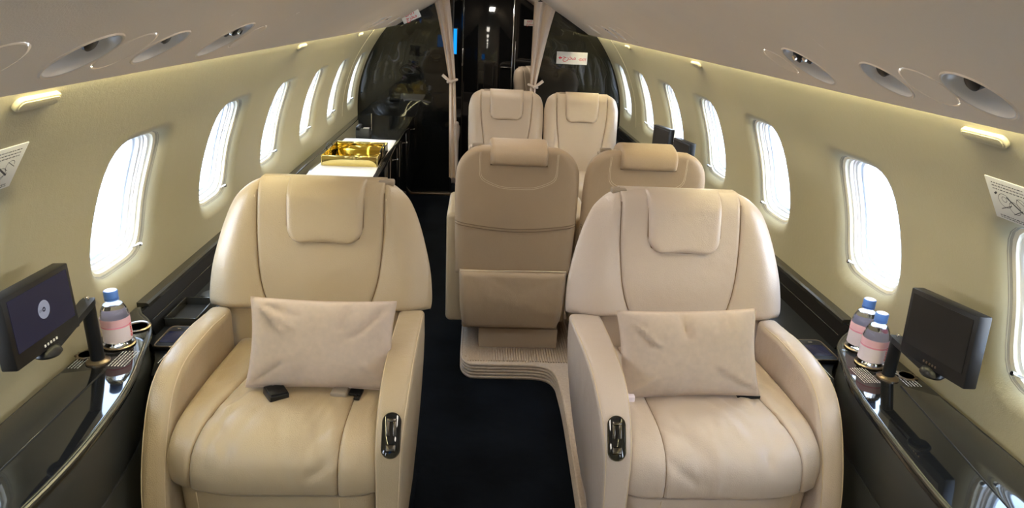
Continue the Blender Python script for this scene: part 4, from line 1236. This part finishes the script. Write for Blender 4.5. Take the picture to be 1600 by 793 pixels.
# handsets on the ledges
def handset(label, x0, x1, y0, y1, z):
    cx, cy = (x0 + x1) / 2, (y0 + y1) / 2
    t = thing('handset', label, 'handset', (cx, cy, z))
    hx, hy = abs(x1 - x0) / 2, abs(y1 - y0) / 2
    obj('body', rbox(-hx, hx, -hy, hy, 0, 0.014, 0.005, 3), 'plastic', t)
    rim = [(hx * 0.97 * a, hy * 0.97 * b) for a, b in squircle(square_ring(), 7)]
    obj('rim', tube([(x, y, 0.0125) for x, y in rim], 0.0028, 6, closed=True), 'bronze', t)
    obj('screen', rbox(-hx * 0.72, hx * 0.72, -hy * 0.62, hy * 0.42, 0.014, 0.0152, 0.0005), 'screen_on', t)
    obj('earpiece', rbox(-hx * 0.15, hx * 0.15, hy * 0.66, hy * 0.74, 0.014, 0.0150), 'chrome', t)
    return t
handset('small handset with a dark screen on the right ledge', 1.005, 1.095, 1.875, 2.02, 0.567)
handset('small handset with a dark screen on the left ledge', -1.095, -1.030, 1.875, 2.02, 0.567)
t = thing('open_tray', 'open black tray with pale rim on the left ledge behind the handset', 'tray', (-1.078, 2.13, 0.566))
obj('tray_bottom', rbox(-0.05, 0.05, -0.085, 0.085, 0.0, 0.003), 'black_matt', t)
for x0, x1, y0, y1 in ((-0.053, -0.048, -0.088, 0.088), (0.048, 0.053, -0.088, 0.088), (-0.053, 0.053, -0.088, -0.083), (-0.053, 0.053, 0.083, 0.088)):
    obj('tray_side', rbox(x0, x1, y0, y1, 0.0, 0.030, 0.001), 'console_rim', t)
t = thing('round_speaker', 'round grey perforated speaker on the left ledge behind the tray', 'speaker', (-1.075, 2.31, 0.566))
obj('grille', lathe([(0.035, 0.0), (0.034, 0.005), (0.002, 0.007)], 32), 'console_side', t)
obj('ring', lathe([(0.039, 0.0), (0.038, 0.004), (0.034, 0.004)], 32, cap=False), 'black_satin', t)

# two monitors beyond the aft facing seats, on the right ledge
def small_monitor(label, x, y, rz, h=0.15, w=0.20):
    t = thing('folded_monitor', label, 'monitor', (x, y, LZ), (0, 0, rz), 'monitors on the right ledge')
    obj('post', lathe([(0.012, 0.0), (0.012, 0.16)], 16), 'black_satin', t)
    b = obj('bezel', rbox(-w / 2, w / 2, -0.018, 0.018, 0.14, 0.14 + h, 0.004), 'plastic', t)
    obj('display', rbox(-w / 2 + 0.01, w / 2 - 0.01, -0.0195, -0.018, 0.155, 0.13 + h), 'screen_off', t, smooth=False)
    obj('foot', lathe([(0.03, 0.0), (0.028, 0.008)], 24), 'black_satin', t)
small_monitor('slim dark monitor on the right ledge, the one nearer the bulkhead', 1.03, 4.05, math.radians(-76), 0.18)
small_monitor('slim dark monitor on the right ledge, the one nearer the armchairs', 1.045, 3.66, math.radians(-79), 0.17)

# ------------------------------------------------------------------ credenza on the left
CX0, CX1, CY0, CY1 = -1.148, -0.69, 3.50, Y_BULK - 0.004
t = thing('credenza', 'long black glossy credenza left of the aisle before the bulkhead', 'cabinet', (0, 0, 0))
obj('top', rbox(CX0, CX1, CY0, CY1, LZ - 0.03, LZ, 0.004), 'black_gloss', t)
obj('body', rbox(CX0, CX1 - 0.02, CY0 + 0.01, CY1, FLOOR + 0.06, LZ - 0.03), 'black_gloss', t, smooth=False)
obj('plinth', rbox(CX0, CX1 - 0.05, CY0 + 0.03, CY1, FLOOR, FLOOR + 0.06), 'black_satin', t, smooth=False)
n = 4
for k in range(n):
    y0 = CY0 + 0.02 + (CY1 - CY0 - 0.03) * k / n; y1 = CY0 + 0.02 + (CY1 - CY0 - 0.03) * (k + 1) / n
    d = obj('door', rbox(CX1 - 0.021, CX1 - 0.004, y0 + 0.004, y1 - 0.004, FLOOR + 0.07, LZ - 0.036, 0.003), 'black_gloss', t)
    kn = lathe([(0.004, 0.0), (0.004, 0.008), (0.010, 0.011), (0.010, 0.016), (0.006, 0.019)], 20)
    obj('knob', xform(kn, Matrix.Translation((CX1 - 0.004, y1 - 0.06, 0.56)) @ Matrix.Rotation(math.radians(90), 4, 'Y')), 'chrome', d)
t = thing('table_runner', 'white cloth runner laid along the black credenza', 'cloth', (-0.90, 4.25, LZ))
def runner(U, V):
    x = -0.185 + 0.37 * U; y = -0.73 + 1.45 * V
    return x + 0.01 * np.sin(V * 9) * (U - .5), y, 0.0015 + 0.002 * np.sin(V * 23 + U * 3) ** 2
obj('cloth', pad(runner, 0.004, 0.01, N=(0, 0, 1), nu=16, nv=40, back=0.001), 'cloth', t)
t = thing('gold_tray', 'gold mirrored tray with upright walls on the white cloth runner', 'tray', (-0.885, 4.28, LZ + 0.008))
tw, td, th = 0.165, 0.235, 0.062
obj('tray_floor', rbox(-tw, tw, -td, td, 0.0, 0.006, 0.002), 'gold', t)
obj('side', rbox(-tw, tw, -td - 0.006, -td, 0.0, th, 0.002), 'gold', t)
obj('side', rbox(-tw, tw, td, td + 0.006, 0.0, th, 0.002), 'gold', t)
for sg in (-1, 1):
    sd = obj('side', rbox(*sorted((sg * tw, sg * (tw + 0.006))), -td - 0.006, td + 0.006, 0.0, th, 0.002), 'gold', t)
    obj('handle', tube(spline([(sg * tw, -0.08, th), (sg * (tw + 0.008), -0.07, th + 0.02), (sg * (tw + 0.010), 0.0, th + 0.028), (sg * (tw + 0.008), 0.07, th + 0.02), (sg * tw, 0.08, th)], 20), 0.004, 8), 'black_satin', sd)
t = thing('phone_set', 'small grey telephone at the far end of the credenza', 'telephone', (-0.98, 5.15, LZ))
obj('base', prism([(-0.07, 0.0), (0.07, 0.0), (0.07, 0.03), (-0.06, 0.06)], 'x', -0.05, 0.05, 0.003), 'console_side', t)
obj('receiver', rbox(-0.048, -0.016, -0.075, 0.065, 0.045, 0.075, 0.010, 3), 'black_satin', t)
obj('keypad', rbox(-0.005, 0.04, -0.03, 0.05, 0.044, 0.052, 0.002), 'strap', t)
obj('antenna', tube([(0.055, 0.03, 0.03), (0.057, 0.035, 0.16)], 0.003, 8), 'chrome', t)

# ------------------------------------------------------------------ wall fittings
def wall_frame(side, y, z):
    s = s_of_z(z); x, zz = wall_at(s)
    x2, z2 = wall_at(s + 0.01); up = Vector((side * (x2 - x), 0, z2 - zz)).normalized()
    lat = Vector((0, 1, 0)); out = Vector((-side * up.z, 0, side * up.x)); out = out if out.x * side < 0 else -out
    mt = Matrix.Identity(4)
    for i in range(3): mt[i][0], mt[i][1], mt[i][2] = lat[i], up[i], out[i]
    if Matrix(mt).to_3x3().determinant() < 0:
        for i in range(3): mt[i][0] = -mt[i][0]
    mt[0][3], mt[1][3], mt[2][3] = side * x, y, zz
    return mt                                  # x along the cabin, y up the wall, z inboard
def stadium(hw, hh, z0, z1, b):
    pts = [(hw - hh + hh * math.cos(a), hh * math.sin(a)) for a in np.linspace(-math.pi / 2, math.pi / 2, 12)] + [(-hw + hh + hh * math.cos(a), hh * math.sin(a)) for a in np.linspace(math.pi / 2, 1.5 * math.pi, 12)]
    return prism(pts, 'z', z0, z1, b, 3)
for side, nm in ((-1, 'left'), (1, 'right')):
    for k, y in enumerate([1.335, 3.30, 4.90]):
        t = thing('mask_door', 'slim cream oxygen panel high on the %s wall, %s' % (nm, ['above the front window gap', 'level with the aft facing seats', 'nearest the black bulkhead'][k]), 'panel')
        t.matrix_world = wall_frame(side, y - (0.03 if side < 0 else 0.0), 1.404)
        obj('frame', stadium(0.066, 0.015, -0.002, 0.009, 0.003), 'outlet', t)
        obj('cover', stadium(0.060, 0.0105, 0.0085, 0.0110, 0.001), 'wall', t)
    # safety placard with line drawing
    t = thing('safety_placard', 'white safety placard with a line drawing above the nearest %s window' % nm, 'placard')
    t.matrix_world = wall_frame(side, 1.330 if side > 0 else 1.305, 1.266)
    cz = 1.0 if side > 0 else -1.0
    obj('plate', rbox(-0.062, 0.062, -0.055, 0.055, 0.0005, 0.003, 0.001), 'placard', t)
    rr = random.Random(3)
    def seg(p, q, w=0.0012):
        p, q = np.array(p), np.array(q); d = q - p; L = np.linalg.norm(d) + 1e-9; n_ = np.array([-d[1], d[0]]) / L * w / 2
        return (np.array([(*(p - n_), 0.0033), (*(q - n_), 0.0033), (*(q + n_), 0.0033), (*(p + n_), 0.0033)]), [(0, 1, 2, 3)])
    parts = []
    for j, (yy, hh_) in enumerate(((0.043, .0022), (0.035, .0022), (0.027, .0022), (-0.043, .0022), (-0.048, .0018))):
        x = -0.045
        while x < 0.045:
            w = rr.uniform(0.003, 0.009); parts.append(seg((x, yy), (min(x + w, 0.046), yy), hh_)); x += w + 0.0022
    circ = lambda cx_, cy_, r_, a0=0, a1=2 * math.pi, n=18: [seg((cx_ + r_ * math.cos(a0 + (a1 - a0) * i / n), cy_ + r_ * math.sin(a0 + (a1 - a0) * i / n)), (cx_ + r_ * math.cos(a0 + (a1 - a0) * (i + 1) / n), cy_ + r_ * math.sin(a0 + (a1 - a0) * (i + 1) / n))) for i in range(n)]
    parts += circ(-0.018, 0.0, 0.018) + circ(0.008, -0.012, 0.016) + circ(-0.018, 0.004, 0.007) + circ(0.030, 0.006, 0.012, 0, 4.5)
    parts += [seg((-0.01, 0.012), (0.030, -0.018), 0.004), seg((-0.035, -0.025), (0.0, -0.008), 0.0018), (seg((0.0, -0.03), (0.03, -0.012), 0.0018)), seg((0.02, 0.016), (0.045, 0.0), 0.0015), seg((-0.044, 0.012), (-0.036, 0.018), 0.005)]
    vf = join(*parts)
    obj('print', vf, 'print_black', t, smooth=False)
